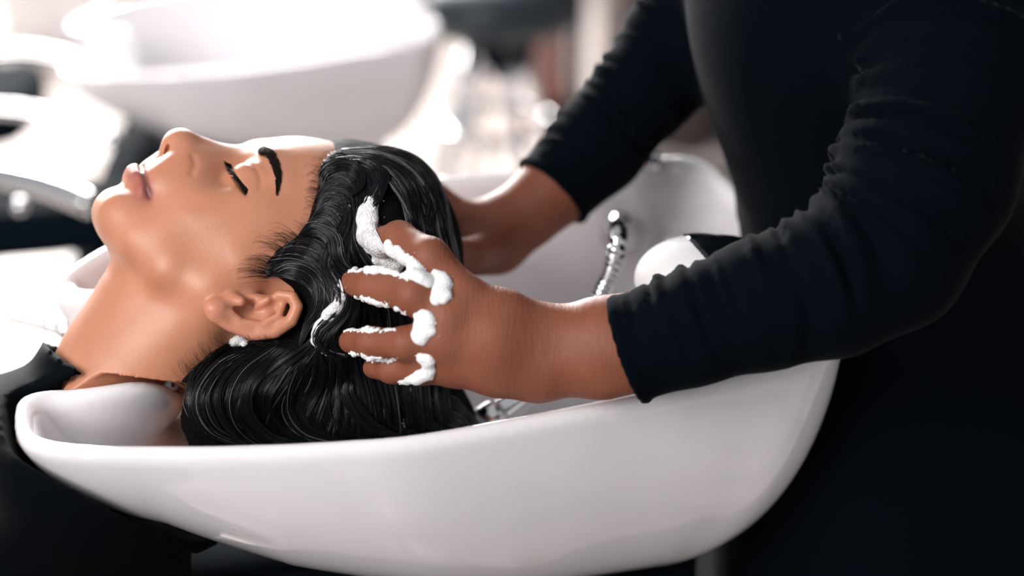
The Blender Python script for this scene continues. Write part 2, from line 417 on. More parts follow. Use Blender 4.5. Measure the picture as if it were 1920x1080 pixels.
# eye: closed lids over the eyeball
fc.ell(S(467, 344, .0318), (.0128, .0128, .0128), .006)
lash_px = [(431, 308), (437, 321), (445, 333), (454, 345), (464, 357)]
fc.chain([surf(x-2, y+3, -.0001, 2.2*px) for x, y in lash_px], .002, '-')
fc.chain([surf(x, y, .0009, 3*px) for x, y in [(451, 304), (466, 304), (482, 316), (490, 336), (487, 352)]], .0018, '-')   # crease of the lid
# ear
E_ = lambda x, y, l, r: SR(x, y, l, r*px)
fc.ell(S(478, 590, .071), (66*px, 36*px, .006), .006)
fc.chain([E_(505, 566, .0715, 8), E_(525, 553, .077, 9), E_(548, 556, .081, 10), E_(557, 575, .083, 11), E_(546, 602, .083, 11), E_(515, 623, .082, 11), E_(475, 628, .079, 10), E_(432, 612, .076, 10), E_(405, 592, .074, 13), E_(402, 580, .073, 13)], .003)
fc.ell(S(412, 578, .0735), (26*px, 17*px, .006), .005)
fc.ell(S(466, 580, .0805), (34*px, 19*px, .0125), .004, '-')
fc.ell(S(520, 580, .0850), (18*px, 7*px, .0048), .004, '-')
fc.chain([E_(530, 572, .078, 6), E_(522, 592, .081, 6), E_(490, 610, .080, 6), E_(452, 604, .078, 6), E_(432, 586, .0765, 6)], .004)
fc.chain([E_(437, 560, .073, 9), E_(452, 566, .077, 8)], .005)    # tragus
fc.chain([E_(480, 576, .073, 4), E_(502, 562, .077, 5)], .004)
# mirror the half field
nz_ = 2
F2 = np.concatenate([fc.F[:, :, :nz_:-1], fc.F[:, :, nz_:]], 2); z2 = np.concatenate([-fc.ax[2][:nz_:-1], fc.ax[2][nz_:]])
fc.F = F2; fc.ax[2] = z2.astype(np.float32)
def push_out_local(f, solid, gap=.002, xmax=9., lmin=0., vmax=9.):
    ok_u = f.ax[0] < -.05; n = int(ok_u.sum()); sub = f.F[:n]
    cand = np.argwhere(sub < .03)
    q = to_world(np.stack([f.ax[i][cand[:, i]] for i in range(3)], 1))
    ok = np.ones(len(q), bool)
    for i in range(3): ok &= (q[:, i] >= solid.ax[i][0]) & (q[:, i] <= solid.ax[i][-1])
    ok &= (q[:, 0] < xmax) & (np.abs(f.ax[2][cand[:, 2]]) >= lmin) & (f.ax[1][cand[:, 1]] < vmax)
    d = solid.sample(q[ok]); c = tuple(cand[ok].T); sub[c] = np.maximum(sub[c], gap-d)
wall = basin_field(.004, 1); full = basin_field(.004, 2)
push_out_local(fc, wall, .004)
push_out_local(fc, full, .012, -.10, .062); push_out_local(fc, full, .013, -.10, 0., -.122); push_out_local(fc, full, .004, -.150)
hv, hq = fc.mesh(2); hvw = to_world(hv)
def bvh_of(V, Q): return BVHTree.FromPolygons([tuple(v) for v in V.tolist()], Q.tolist())
head_bvh = bvh_of(hvw, hq)
def hit(px_, py_, bv):
    d = (px_-960)/FPX*R_-(py_-540)/FPX*U_+F_
    a, n, i, t = bv.ray_cast(Vector(CAM), Vector(d))
    if a is None: return None, None
    return np.array(a), np.array(n)
def set_tint(o, spots, local):
    """spots: (centre, sigma, colour, strength) in the coordinates of local"""
    n = len(local); c = np.zeros((n, 3)); al = np.zeros(n)
    for ce, sg, colr, st in spots:
        wgt = st*np.exp(-0.5*(((local-np.asarray(ce))/np.asarray(sg))**2).sum(1))
        nw = al+wgt*(1-al); m = nw > 1e-6
        c[m] = (c[m]*al[m, None]*(1-wgt[m, None])+np.asarray(colr)*wgt[m, None])/np.maximum(al[m, None]*(1-wgt[m, None])+wgt[m, None], 1e-6); al = nw
    a = o.data.color_attributes.new('tint', 'FLOAT_COLOR', 'POINT')
    a.data.foreach_set('color', np.concatenate([c, al[:, None]], 1).astype(np.float32).ravel())
client = empty('person', PZ(-100, 1000, 0.0))
client_body = place(mesh_obj('body', hvw, hq, M['skin_client']), client)
tag(client, 'woman lying back with closed eyes, head in the white basin, under a black cape', 'person')

lipc = (0.36, 0.105, 0.085); pinkc = (0.60, 0.25, 0.17)
spots = [(surf(x, y), (.0042, .0036, .004), lipc, .85) for x, y, l in [(250, 320, .002), (254, 330, .006), (260, 345, .013), (268, 358, .018), (273, 363, .021)]]
spots += [(S(278, 320, .002), (.002, .003, .006), lipc, .5), (S(280, 345, .014), (.002, .004, .005), lipc, .4)]
spots += [(surf(x, y), (.0012, .0026, .004), (.11, .028, .026), .96) for x, y, l in [(266, 316, .001), (268, 324, .006), (270, 335, .011), (273, 347, .016), (276, 358, .02), (278, 366, .022)]]  # shade of the slit between the lips, put into the tint
spots += [(S(440, 600, .08), (.022, .014, .006), pinkc, .5), (S(345, 300, .016), (.008, .008, .006), pinkc, .45)]
set_tint(client_body, spots, hv*np.array([1, 1, 1]))
# ------------------------------------------------------------------ black cape round the client's neck and over her body
fk = Field(axis((-.75, -.32, .010), (-.32, .02, .0035)), axis((-.66, -.22, .010), (-.22, .06, .0035)), axis((-.30, -.16, .009), (-.16, .16, .0035), (.16, .30, .009)))
_l = np.abs(fk.ax[2])
fk.ell(S(-260, 1062, 0), (.160, .112, .155), .03)
fk.ell(S(-560, 1220, 0), (.28, .13, .18), .05)
for sg in (1, -1):
    m_ = np.array([1, 1, sg, 1])
    fk.chain([SR(170, 870, .0, .060)*m_, SR(40, 1040, .07, .062)*m_, SR(-110, 1230, .130, .062)*m_], .03)
    fk.chain([SR(-110, 1230, .130, .062)*m_, SR(-100, 1400, .14, .066)*m_, SR(-80, 1700, .15, .08)*m_], .03)
for sg in (1, -1):
    m_ = np.array([1, 1, sg, 1]); fk.chain([SR(-110, 1230, .130, .064)*m_, SR(-360, 1390, .17, .062)*m_, SR(-760, 1500, .17, .060)*m_], .04)
# stand collar: follows the skin of the neck, cut square to it
na, nb = S(275, 703, 0), S(210, 812, 0); nd = (na-nb)/np.linalg.norm(na-nb)
cc = S(251, 738, 0)
AL = lambda x, y, z: (x-cc[0])*nd[0]+(y-cc[1])*nd[1]+(z-cc[2])*nd[2]
sl, g = fk._box([-.4, -.4, -.2], [.05, .1, .2]); al = AL(*g); fk.F[sl] = smax(fk.F[sl], al+.016, .012)
sl, g = fk._box(cc-.085, cc+.085); gg = np.broadcast_arrays(*g); al = AL(*g)
sk = fc.sample(np.stack([q.ravel() for q in gg], 1)).reshape(gg[0].shape)
fk.F[sl] = smin(fk.F[sl], np.maximum(np.abs(sk-.006)-.0032, np.maximum(al, -al-.06)), .006)
X_, Y_, Z_ = np.meshgrid(*fk.ax, indexing='ij')
fk.F += (.0030*np.sin(Z_*55+2*np.sin(X_*14)+X_*30)).astype(np.float32)*np.clip((-Y_-.12)/.05, 0, 1).astype(np.float32)
push_out_local(fk, full, .006); push_out_local(fk, wall, .005)
kv, kq = fk.mesh(2)
cape = place(mesh_obj('cape', to_world(kv), kq, M['cape']), client)
tag(cape, 'black salon cape with a stand collar')
# ------------------------------------------------------------------ stylist: one continuous body (hands, arms, torso, head), clothes on it
def C(px_, py_, d, rpx): return np.append(P(px_, py_, d), rpx*d/FPX)
fs = Field(axis((-.14, .10, .0014), (.10, .20, .003), (.20, .60, .009)), axis((.94, 1.10, .0014), (1.10, 1.28, .0024), (1.28, 1.66, .009)),
           axis((-.03, .905, .012), (.905, 1.035, .0014), (1.035, 1.75, .009)))
# near (left) hand
WR = [C(1012, 630, 1.122, 44), C(1008, 692, 1.124, 46)]
MCP = dict(index=C(872, 556, 1.116, 36), middle=C(842, 594, 1.109, 35), ring=C(836, 642, 1.111, 34), little=C(852, 690, 1.121, 32))
MID = dict(index=(945, 592, 1.117, 40), middle=(928, 622, 1.113, 40), ring=(928, 662, 1.114, 40), little=(932, 694, 1.121, 40))
for n_, wq in (('index', 0), ('middle', 0), ('ring', 1), ('little', 1)):
    fs.chain([WR[wq], C(*MID[n_]), MCP[n_]], .018, ki=.01)
FING = dict(index=[(872, 556, 1.116, 36), (806, 482, 1.120, 35), (748, 446, 1.143, 30), (712, 450, 1.166, 25)],
            middle=[(842, 594, 1.109, 35), (775, 553, 1.108, 35), (705, 537, 1.128, 32), (664, 530, 1.150, 26)],
            ring=[(836, 642, 1.111, 33), (762, 644, 1.112, 30), (698, 643, 1.128, 28), (658, 640, 1.149, 23)],
            little=[(852, 690, 1.121, 31), (790, 692, 1.122, 27), (735, 692, 1.134, 25), (700, 690, 1.150, 20)])
for n_, q in FING.items():
    fs.chain([C(*p) for p in q], .007, ki=.005)
    fs.bump(P(q[1][0], q[1][1], q[1][2]-.008), .006, .0009)      # knuckle
for n_, am in (('index', .0012), ('middle', .0016), ('ring', .0012), ('little', .0010)):
    fs.bump(MCP[n_][:3]-F_*.010, .007, am)
fs.chain([C(985, 640, 1.150, 36), C(900, 585, 1.180, 32), C(836, 510, 1.20, 28), C(790, 450, 1.21, 24)], .010, ki=.005)   # thumb, behind the index finger
fs.bump(P(1078, 600, 1.10), .010, .001)
# near forearm, elbow, upper arm
for dy in (-1, 1):
    fs.chain([C(1010, 662+dy*29, 1.123, 46), C(1130, 652+dy*24, 1.118, 58), C(1230, 636+dy*20, 1.112, 57), C(1430, 580+dy*12, 1.10, 74)], .012, ki=.02)
fs.chain([C(1430, 575, 1.10, 88), C(1660, 475, 1.10, 112), C(1730, 330, 1.11, 125), C(1790, 120, 1.13, 135), C(1830, -120, 1.17, 150)], .02, ki=.01)
# far (right) hand and arm
W2 = [C(925, 428, 1.352, 46), C(930, 462, 1.356, 44)]
for q in ([(872, 412, 1.345, 32), (812, 372, 1.345, 30), (770, 350, 1.33, 26), (738, 345, 1.31, 22)],
          [(866, 436, 1.350, 32), (800, 405, 1.352, 30), (750, 390, 1.336, 26), (715, 388, 1.32, 22)],
          [(864, 462, 1.350, 31), (800, 442, 1.352, 29), (750, 430, 1.336, 25), (720, 430, 1.32, 21)],
          [(868, 486, 1.340, 29), (812, 478, 1.34, 27), (768, 472, 1.330, 23), (740, 474, 1.315, 19)]):
    fs.chain([W2[0] if q[0][1] < 450 else W2[1]]+[C(*p) for p in q], .010, ki=.005)
fs.chain([C(925, 458, 1.335, 36), C(880, 478, 1.305, 30), C(842, 470, 1.28, 27), C(812, 455, 1.265, 22)], .008, ki=.004)
fs.chain([C(880, 455, 1.345, 50), C(930, 440, 1.352, 52), C(985, 402, 1.358, 60), C(1036, 358, 1.362, 65), C(1115, 270, 1.375, 72), C(1205, 165, 1.38, 74), C(1270, 70, 1.38, 80), C(1420, -150, 1.35, 95)], .014, ki=.01)
# torso, hips, legs, neck, head
def EL(px_, py_, d, r, k=.05): fs.ell(P(px_, py_, d), r, k)
T0 = P(1600, -40, 1.27)
fs.ell(T0, (.088, .125, .13), .04); fs.chain([np.append(P(1830, -130, 1.17), .04), np.append(P(1640, -260, 1.27), .06), np.append(P(1420, -160, 1.35), .035)], .05)
fs.ell(P(1640, 300, 1.34), (.072, .105, .14), .06); fs.ell(P(1690, 640, 1.43), (.092, .130, .13), .06)
HIP = P(1690, 690, 1.43)
for sy_ in (-.08, .08):
    fs.chain([np.append(HIP+[0, sy_, -.03], .075), np.append([HIP[0]+.02, HIP[1]+sy_*1.1, .45], .05), np.append([HIP[0]+.04, HIP[1]+sy_*1.2, .09], .036), np.append([HIP[0]-.06, HIP[1]+sy_*1.3, .035], .03)], .02, ki=.01)
fs.chain([np.append(P(1650, -270, 1.27), .052), np.append(P(1560, -430, 1.27), .047)], .03)
HD = P(1500, -580, 1.27); fs.ell(HD, (.092, .072, .098), .02); fs.ell(HD+[-.05, 0, -.045], (.048, .05, .052), .02); fs.chain([np.append(HD+[-.085, 0, -.02], .009), np.append(HD+[-.108, 0, -.045], .011)], .01)
b_ = fs._box([.12, .9, .6], [.3, 1.5, .97]); keep = fs.F[b_[0]].copy()
X_, Y_, Z_ = np.broadcast_arrays(*b_[1]); q_ = np.stack([X_, Y_, Z_], -1).reshape(-1, 3); in_ = np.ones(len(q_), bool)
for i in range(3): in_ &= (q_[:, i] >= wall.ax[i][0]) & (q_[:, i] <= wall.ax[i][-1])
dd = np.full(len(q_), .05, np.float32); dd[in_] = wall.sample(q_[in_]); fs.F[b_[0]] = np.maximum(keep, (.010-dd).reshape(keep.shape))
sv, sq = fs.mesh(2)
stylist = empty('person', (HIP[0], HIP[1], 0.0))
stylist_body = place(mesh_obj('body', sv, sq, M['skin_stylist']), stylist)
tag(stylist, 'standing stylist in black knit top washing the lying woman\'s hair with both hands', 'person')
stylist_bvh = bvh_of(sv, sq)
kn = [(P(x, y, d-.010), (s_, s_*.8, s_*.8), (.23, .082, .050), .55) for x, y, d, s_ in [(800, 482, 1.12, .0055), (772, 553, 1.108, .0055), (760, 644, 1.112, .005), (790, 692, 1.122, .0045), (872, 560, 1.114, .006), (842, 598, 1.107, .006), (838, 645, 1.109, .0055)]]
set_tint(stylist_body, kn, sv)
# clothes: sleeves and top over the body, apron below
ft = Field(axis((.00, .30, .0024), (.30, .66, .008)), axis((.93, 1.46, .0028), (1.46, 1.66, .008)), axis((.05, .74, .014), (.74, .88, .005), (.88, 1.16, .0026), (1.16, 1.42, .008)))
SLV = [C(1176, 655, 1.112, 101), C(1300, 612, 1.104, 105), C(1430, 570, 1.098, 120), C(1560, 530, 1.094, 136), C(1662, 470, 1.094, 150), C(1735, 330, 1.10, 166), C(1795, 120, 1.125, 174), C(1835, -120, 1.165, 186), C(1700, -260, 1.25, 190)]
SLV2 = [C(1038, 357, 1.362, 79), C(1118, 275, 1.375, 88), C(1210, 165, 1.38, 92), C(1275, 70, 1.38, 100), C(1420, -150, 1.35, 125)]
ft.chain(SLV, .02, ki=.01); ft.chain(SLV2, .02, ki=.01)
ft.ell(T0, (.107, .145, .15), .03); ft.ell(P(1640, 300, 1.34), (.090, .12, .16), .05); ft.ell(P(1680, 670, 1.43), (.118, .150, .17), .05)
for sy_ in (-.06, .06): ft.chain([np.append(P(1660, 760, 1.43)+[0, sy_, 0], .125), np.append([HIP[0]+.01, HIP[1]+sy_*1.2, .30], .15)], .05)
ft.chain([np.append(P(1640, -260, 1.27), .075), np.append(P(1620, -330, 1.27), .068)], .04)
def cut_end(f, c, ax_, rad, inner):
    """open the end of a sleeve at c: flat cut across ax_, hollowed by inner"""
    c = c[:3]; ax_ = ax_/np.linalg.norm(ax_)
    b = f._box(c-.09, c+.09); sl, (x, y, z) = b
    along = (x-c[0])*ax_[0]+(y-c[1])*ax_[1]+(z-c[2])*ax_[2]
    r = np.sqrt(np.maximum((x-c[0])**2+(y-c[1])**2+(z-c[2])**2-along**2, 0))
    near = r < rad*1.6
    d = f.F[sl]
    cut = np.where(near, along, -1)
    d = smax(d, cut, .003)
    bore = np.maximum(np.abs(along)-.012, r-inner)
    f.F[sl] = smax(d, -bore, .003)
cut_end(ft, C(1180, 655, 1.112, 80), P(1136, 668, 1.116)-P(1300, 614, 1.106), .034, .0252)
cut_end(ft, C(1036, 358, 1.362, 70), P(1000, 394, 1.360)-P(1115, 270, 1.375), .030, .0248)
def hem(f, c, ax_, rad, r):
    c = c[:3]; ax_ = ax_/np.linalg.norm(ax_); a = np.cross(ax_, [0, 0, 1.]); a /= np.linalg.norm(a); b = np.cross(ax_, a)
    f.chain([np.append(c+rad*(math.cos(t)*a+math.sin(t)*b), r) for t in np.linspace(0, 2*math.pi, 33)], .003)
hem(ft, C(1180, 655, 1.112, 80), P(1136, 668, 1.116)-P(1300, 614, 1.106), .0290, .0030)
hem(ft, C(1036, 358, 1.362, 70), P(1000, 394, 1.360)-P(1115, 270, 1.375), .0282, .0028)
push_out(ft, wall)
tv, tq = ft.mesh(2)
def folds(V, Q, path, bands, seed):
    """knit gathered along a sleeve: (from, to, side vector, wavelength, depth) in metres along the arm"""
    pth = catmull(np.array([p[:3] for p in path]), 400); L = np.concatenate([[0], np.cumsum(np.linalg.norm(np.diff(pth, axis=0), axis=1))])
    rr = np.interp(np.linspace(0, 1, 400), np.linspace(0, 1, len(path)), [p[3] for p in path])
    lo, hi = pth.min(0)-.08, pth.max(0)+.08; ids = np.where(((V > lo) & (V < hi)).all(1))[0]
    v = V[ids]; best = np.full(len(v), 9.); bi = np.zeros(len(v), int)
    for k in range(0, 400, 2):
        d = ((v-pth[k])**2).sum(1); m = d < best; best[m] = d[m]; bi[m] = k
    rad = (v-pth[bi]); rl = np.sqrt(best)+1e-9; rad /= rl[:, None]; s = L[bi]; ok = rl < rr[bi]*1.25
    disp = np.zeros(len(v))
    for (s0, s1, side, wl, dep) in bands:
        side = np.asarray(side)/np.linalg.norm(side); w_ = np.clip((rad@side+.15)/.8, 0, 1)*np.clip((s-s0)/.015, 0, 1)*np.clip((s1-s)/.02, 0, 1)
        ang = np.arctan2(rad@U_, rad@F_); ph = 2.2*np.sin(s*61+seed)+.9*np.sin(ang*2+s*40)+1.3*np.sin(s*23+ang)
        q = np.sin(2*math.pi*s/wl+ph); disp += dep*w_*(np.abs(q)**.8*np.sign(q)*.5+.25*np.sin(2*math.pi*s/(wl*.61)+ph*1.7))*(.6+.4*np.sin(s*90+ang*3))
    V[ids] += rad*(disp*ok)[:, None]
    return V
up_l = U_*.8-R_*.7-F_*.5
tv = folds(tv, tq, SLV, [(.006, .075, up_l, .0095, .0036), (.07, .17, up_l, .013, .0034), (.11, .30, up_l, .016, .0062), (.0, .5, -F_+U_*.2, .06, .003)], 1.0)
tv = folds(tv, tq, SLV2, [(.004, .26, U_*.8-R_*.8-F_*.3, .0125, .0036), (.0, .26, -F_, .03, .0020)], 2.3)
top = place(mesh_obj('knit_top', tv, tq, M['cloth']), stylist)
tag(top, 'black knit top and apron with pushed up sleeves')

# stylist's hair, above the frame: cap and a low knot
fq = Field(np.arange(HD[0]-.14, HD[0]+.18, .004), np.arange(HD[1]-.12, HD[1]+.12, .004), np.arange(HD[2]-.13, HD[2]+.15, .004))
fq.ell(HD+[.012, 0, .012], (.098, .080, .104)); fq.ell(HD+[.105, 0, .035], (.045, .05, .045), .02)
X_, Y_, Z_ = np.meshgrid(*fq.ax, indexing='ij')
fq.F = smax(fq.F, (-(X_-HD[0])*.75-(Z_-HD[2])*.65-.038), .01).astype(np.float32)
v, qd = fq.mesh(2); o = place(mesh_obj('hair', v, qd, M['hair_mass']), stylist); noise_bump(M['hair_mass'], 60, .4, .002, 3, 'Object', (1, 6, 6))
# ------------------------------------------------------------------ hair of the client
fh = Field(np.arange(-.085, .145, .0016), np.arange(-.135, .085, .0016), np.arange(-.105, .115, .0016))
fh.ell(S(604, 524, 0), (.0865, .0885, .0800))
hl = [S(612, 262, 0), S(560, 540, .07)]                      # hairline plane, then its own wavy edge
def front(x, y, z):
    a, b = hl[0][:2], hl[1][:2]; t = (b-a)/np.linalg.norm(b-a); n = np.array([t[1], -t[0]])
    if n[0] > 0: n = -n
    return (x-a[0])*n[0]+(y-a[1])*n[1]+0*z
sl, g = fh._box([-.1, -.2, -.2], [.2, .2, .2]); fh.F[sl] = smax(fh.F[sl], front(*g), .012)
HV = lambda x, y, l, r: SR(x, y, l, r*px)
for sg in (1, -1):
    m_ = np.array([1, 1, sg, 1])
    fh.chain([HV(640, 318, .045, 34)*m_, HV(625, 400, .062, 34)*m_, HV(590, 470, .070, 34)*m_, HV(560, 510, .074, 24)*m_, HV(520, 506, .0725, 12)*m_], .010, ki=.006)
    fh.chain([HV(620, 480, .074, 36)*m_, HV(625, 560, .079, 40)*m_, HV(600, 640, .076, 44)*m_], .012, ki=.008)
    fh.chain([HV(700, 340, .050, 40)*m_, HV(720, 420, .070, 40)*m_, HV(740, 520, .074, 42)*m_], .012)
fh.ell(S(700, 460, .02), (.050, .056, .060), .02)
fh.chain([HV(560, 660, .058, 60), HV(470, 715, .052, 60), HV(394, 755, .050, 64), HV(425, 785, .044, 60), HV(520, 815, .04, 50)], .014, ki=.01)
fh.chain([HV(420, 740, .045, 55), HV(388, 800, .030, 52)], .014)
fh.chain([HV(430, 700, -.03, 60), HV(470, 780, -.03, 60)], .014)
fh.ell(S(640, 745, .015), (.075, .045, .060), .016)
fh.chain([HV(720, 730, .045, 70), HV(790, 770, .040, 60), HV(850, 788, .030, 38), HV(880, 796, .025, 16)], .016, ki=.01)
push_w = None
def push_hair(f):
    cand = np.argwhere(f.F < .03); q = to_world(np.stack([f.ax[i][cand[:, i]] for i in range(3)], 1))
    ok = np.ones(len(q), bool)
    for i in range(3): ok &= (q[:, i] >= wall.ax[i][0]) & (q[:, i] <= wall.ax[i][-1])
    c = tuple(cand[ok].T); f.F[c] = np.maximum(f.F[c], .004-wall.sample(q[ok]))
push_hair(fh)
av, aq = fh.mesh(1)
avw = to_world(av)
hair = place(mesh_obj('hair', avw, aq, M['hair_mass']), client)
tag(hair, 'long wavy wet black hair with lather in it')
both_bvh = bvh_of(np.concatenate([avw, hvw]), np.concatenate([aq, hq+len(avw)]))
def on_hair(px_, py_, lift, bv=None):
    a, n = hit(px_, py_, bv or both_bvh)
    if a is None: return None
    d = (CAM-a); d /= np.linalg.norm(d); n = n if n@d > 0 else -n
    return a+(n*.6+d*.4)*lift
def strands(guides, count, clumps, seed, rad=(.00013, .00024), lift=(.0004, .0034), npts=26, wave=3.0, spread=.9, tip=.25, ends=(0, 1)):
    """hair drawn on the hair's surface: each strand runs between two neighbouring guides (lists of px,py)"""
    g = np.stack([catmull(q, npts) for q in guides]); r = np.random.default_rng(seed); n = len(g); paths = []; rads = []
    cs = np.sort(r.random(clumps))*(n-1); cl = r.uniform(lift[0], lift[1], clumps); ph = r.random(clumps)*6.28; cw = r.uniform(.5, 1.3, clumps)*wave
    for k in range(count):
        c = r.integers(clumps); s = np.clip(cs[c]+r.normal(0, spread*(n-1)/clumps), 0, n-1); i = min(int(s), n-2); f = s-i
        q = g[i]*(1-f)+g[i+1]*f
        sc = cs[c]; ic = min(int(sc), n-2); qc = g[ic]*(1-(sc-ic))+g[ic+1]*(sc-ic)
        t = np.linspace(0, 1, npts); q = q+(qc-q)*(tip*t)[:, None]
        q = q+np.stack([cw[c]*np.sin(ph[c]+t*9+.4*r.normal()), cw[c]*np.cos(ph[c]*1.3+t*8+.4*r.normal())], 1)*np.clip(t*4, 0, 1)[:, None]
        a, b = ends; e0 = a+r.random()**2*.13*(b-a); e1 = b-abs(r.normal(0, .06))
        tt = np.linspace(e0, max(e1, e0+.3), npts); q = np.stack([np.interp(tt, t, q[:, j]) for j in (0, 1)], 1)
        bulge = np.sin(np.clip(np.hypot(s-sc, 0)/(spread*(n-1)/clumps+1e-6), 0, 1.6))
        lf = (cl[c]-.0009*bulge+r.uniform(-.0003, .0003))*np.clip(np.minimum(t*6, 1.15), .12, 1)
        pts = []
        for (x, y), L in zip(q, lf):
            p = on_hair(x, y, L)
            if p is None:
                if not pts: continue
                p = pts[-1]+(P(x, y, 1.2)-P(*px_last, 1.2))
            elif pts and np.linalg.norm(p-pts[-1]) > .022:
                break
            pts.append(p); px_last = (x, y)
        if len(pts) < 6: continue
        p = np.array(pts); p[1:-1] = .25*p[:-2]+.5*p[1:-1]+.25*p[2:]
        rr = r.uniform(*rad); paths.append(p); rads.append(rr*np.concatenate([np.linspace(.5, 1, 4), np.ones(len(p)-6), [.8, .4]]))
    return paths, rads
paths, rads, lather_of = [], [], []
def fam(*a, lather=.05, **k):
    p, r = strands(*a, **k); q = np.random.default_rng(a[3]+50)
    bands = q.random((6, 3))
    for i in p:
        m = HM.T@(i[len(i)//2]-HO); paths.append(i); w_ = abs(math.sin(m[0]*210+m[1]*95)*math.sin(m[1]*130-m[0]*60+1))
        lather_of.append(bool(q.random() < lather*(4 if w_ > .8 else .4)))
    rads.extend(r)
# from the hairline over the temple, in S waves down to the nape
GA = [[(492, 512), (520, 520), (556, 522), (585, 545), (598, 585), (590, 625), (560, 655), (500, 690), (440, 740), (420, 800)],
      [(500, 492), (535, 490), (580, 505), (612, 540), (618, 590), (598, 635), (585, 670), (540, 720), (500, 780), (500, 835)],
      [(520, 468), (556, 462), (600, 480), (628, 520), (640, 570), (612, 615), (596, 650), (615, 700), (590, 770), (560, 840)],
      [(556, 445), (590, 425), (625, 440), (628, 490), (655, 545), (650, 590), (620, 630), (640, 690), (650, 760), (640, 830)],
      [(590, 405), (612, 375), (650, 385), (652, 440), (640, 500), (670, 560), (668, 620), (680, 690), (700, 760), (700, 825)],
      [(598, 365), (615, 335), (662, 345), (672, 395), (655, 450), (690, 510), (720, 580), (720, 660), (740, 750), (750, 820)],
      [(604, 335), (630, 312), (690, 320), (700, 370), (688, 420), (720, 475), (765, 520), (780, 620), (790, 740), (800, 815)],
      [(625, 292), (665, 292), (715, 315), (720, 365), (705, 410), (735, 455), (790, 510), (820, 620), (840, 740), (860, 805)]]
fam(GA, 2300, 110, 1, wave=5.5, lift=(.0004, .0046), lather=.04)
# over the crown to the back
GB = [[(640, 278), (690, 277), (745, 282), (795, 305), (832, 350), (842, 410), (855, 470), (868, 512)],
      [(640, 284), (690, 288), (740, 300), (785, 330), (815, 370), (825, 430), (840, 490), (850, 540)],
      [(645, 292), (700, 306), (745, 330), (775, 365), (795, 410), (800, 460), (810, 520), (830, 570)],
      [(660, 300), (708, 325), (738, 360), (755, 400), (765, 440), (775, 490), (790, 540), (800, 590)]]
fam(GB, 1300, 60, 2, lift=(.0006, .0050), lather=.20)
# loose mass at the nape, down into the bowl
GC = [[(430, 640), (385, 670), (352, 715), (348, 765), (375, 805), (430, 830), (500, 846)],
      [(470, 645), (420, 680), (385, 725), (385, 775), (420, 815), (480, 838), (540, 846)],
      [(520, 650), (460, 695), (430, 745), (440, 790), (480, 825), (540, 842), (600, 842)],
      [(560, 660), (520, 705), (490, 750), (510, 800), (560, 830), (620, 840), (680, 836)],
      [(610, 670), (600, 720), (590, 770), (620, 815), (680, 830), (740, 828), (800, 822)],
      [(700, 715), (690, 750), (720, 790), (780, 810), (830, 812), (865, 808), (885, 802)]]
fam(GC, 1500, 70, 3, lift=(.0005, .005), wave=5, lather=.006)
GD = [[(690, 712), (720, 740), (760, 775), (800, 800), (840, 812)], [(760, 725), (800, 750), (840, 775), (865, 795), (880, 806)], [(820, 735), (850, 750), (872, 768), (888, 785), (896, 800)]]
fam(GD, 400, 24, 4, lift=(.0005, .003), wave=4, lather=.01)
# single locks standing proud of the mass
def lock(path, wd, n, seed, lift, lather=.03):
    q = catmull(path, 14); t = np.gradient(q, axis=0); t /= np.linalg.norm(t, axis=1, keepdims=True); nn = np.stack([t[:, 1], -t[:, 0]], 1)
    pr = np.sin(np.linspace(.25, 2.95, 14))[:, None]*wd
    fam([q-nn*pr, q, q+nn*pr], n, 5, seed, lift=lift, wave=1.2, spread=1.1, tip=.1, lather=lather)
LK = [([(603, 352), (612, 326), (640, 312), (668, 322), (676, 348), (660, 372)], 11, 80), ([(655, 290), (700, 300), (718, 328), (706, 370), (686, 410), (690, 452), (716, 486)], 12, 110),
      ([(598, 402), (628, 374), (650, 392), (642, 430), (616, 468), (612, 505), (634, 540), (640, 575), (612, 602), (592, 632), (606, 658), (650, 668)], 11, 120),
      ([(556, 450), (590, 430), (622, 446), (630, 488), (655, 522), (662, 560)], 12, 90), ([(498, 518), (538, 502), (576, 508), (600, 535), (600, 575), (580, 612), (566, 650)], 13, 120),
      ([(700, 286), (760, 300), (795, 335), (806, 385), (800, 430), (812, 480)], 13, 110), ([(690, 300), (735, 325), (764, 365), (770, 410), (786, 455)], 11, 90),
      ([(595, 655), (560, 700), (545, 750), (572, 800), (625, 822)], 14, 110), ([(470, 655), (408, 700), (378, 750), (398, 800), (470, 834)], 14, 120),
      ([(660, 690), (650, 740), (686, 790), (740, 812)], 13, 100), ([(520, 668), (470, 720), (462, 770), (500, 815), (570, 830)], 12, 100)]
for i, (pth_, wd, n) in enumerate(LK): lock(pth_, wd, n, 400+i, (.0035, .0068))
# short fine hairs on the skin at the hairline, the temple and the nape
fine_p, fine_r = [], []
def fine(n, seed, start, delta, curl):
    r = np.random.default_rng(seed); st = catmull(start, 60)
    for k in range(n):
        q0 = st[r.integers(60)]+r.normal(0, 3, 2); L = r.uniform(.5, 1.15); t = np.linspace(0, 1, 9)
        q = q0+np.outer(t*L, delta)+np.outer(np.sin(t*2.2)*L, np.asarray(curl)*r.uniform(.3, 1.3))+r.normal(0, 3, 2)*t[:, None]
        pts = [on_hair(x, y, .0003+.0010*math.sin(tt*3.1)) for (x, y), tt in zip(q, t)]
        if any(p is None for p in pts): continue
        fine_p.append(np.array(pts)); fine_r.append(np.linspace(.00011, .00004, 9))
fine(60, 11, [(500, 522), (496, 505), (512, 482)], (-52, 6), (0, -12))
fine(45, 12, [(520, 475), (560, 445)], (-40, -4), (-6, -16))
fine(70, 13, [(596, 400), (600, 350), (608, 320), (640, 286)], (-18, 8), (-10, -16))
fine(60, 16, [(588, 420), (600, 372), (612, 330), (650, 288)], (-26, -6), (2, 22))
fine(40, 17, [(560, 452), (585, 425)], (-30, -14), (4, 14))
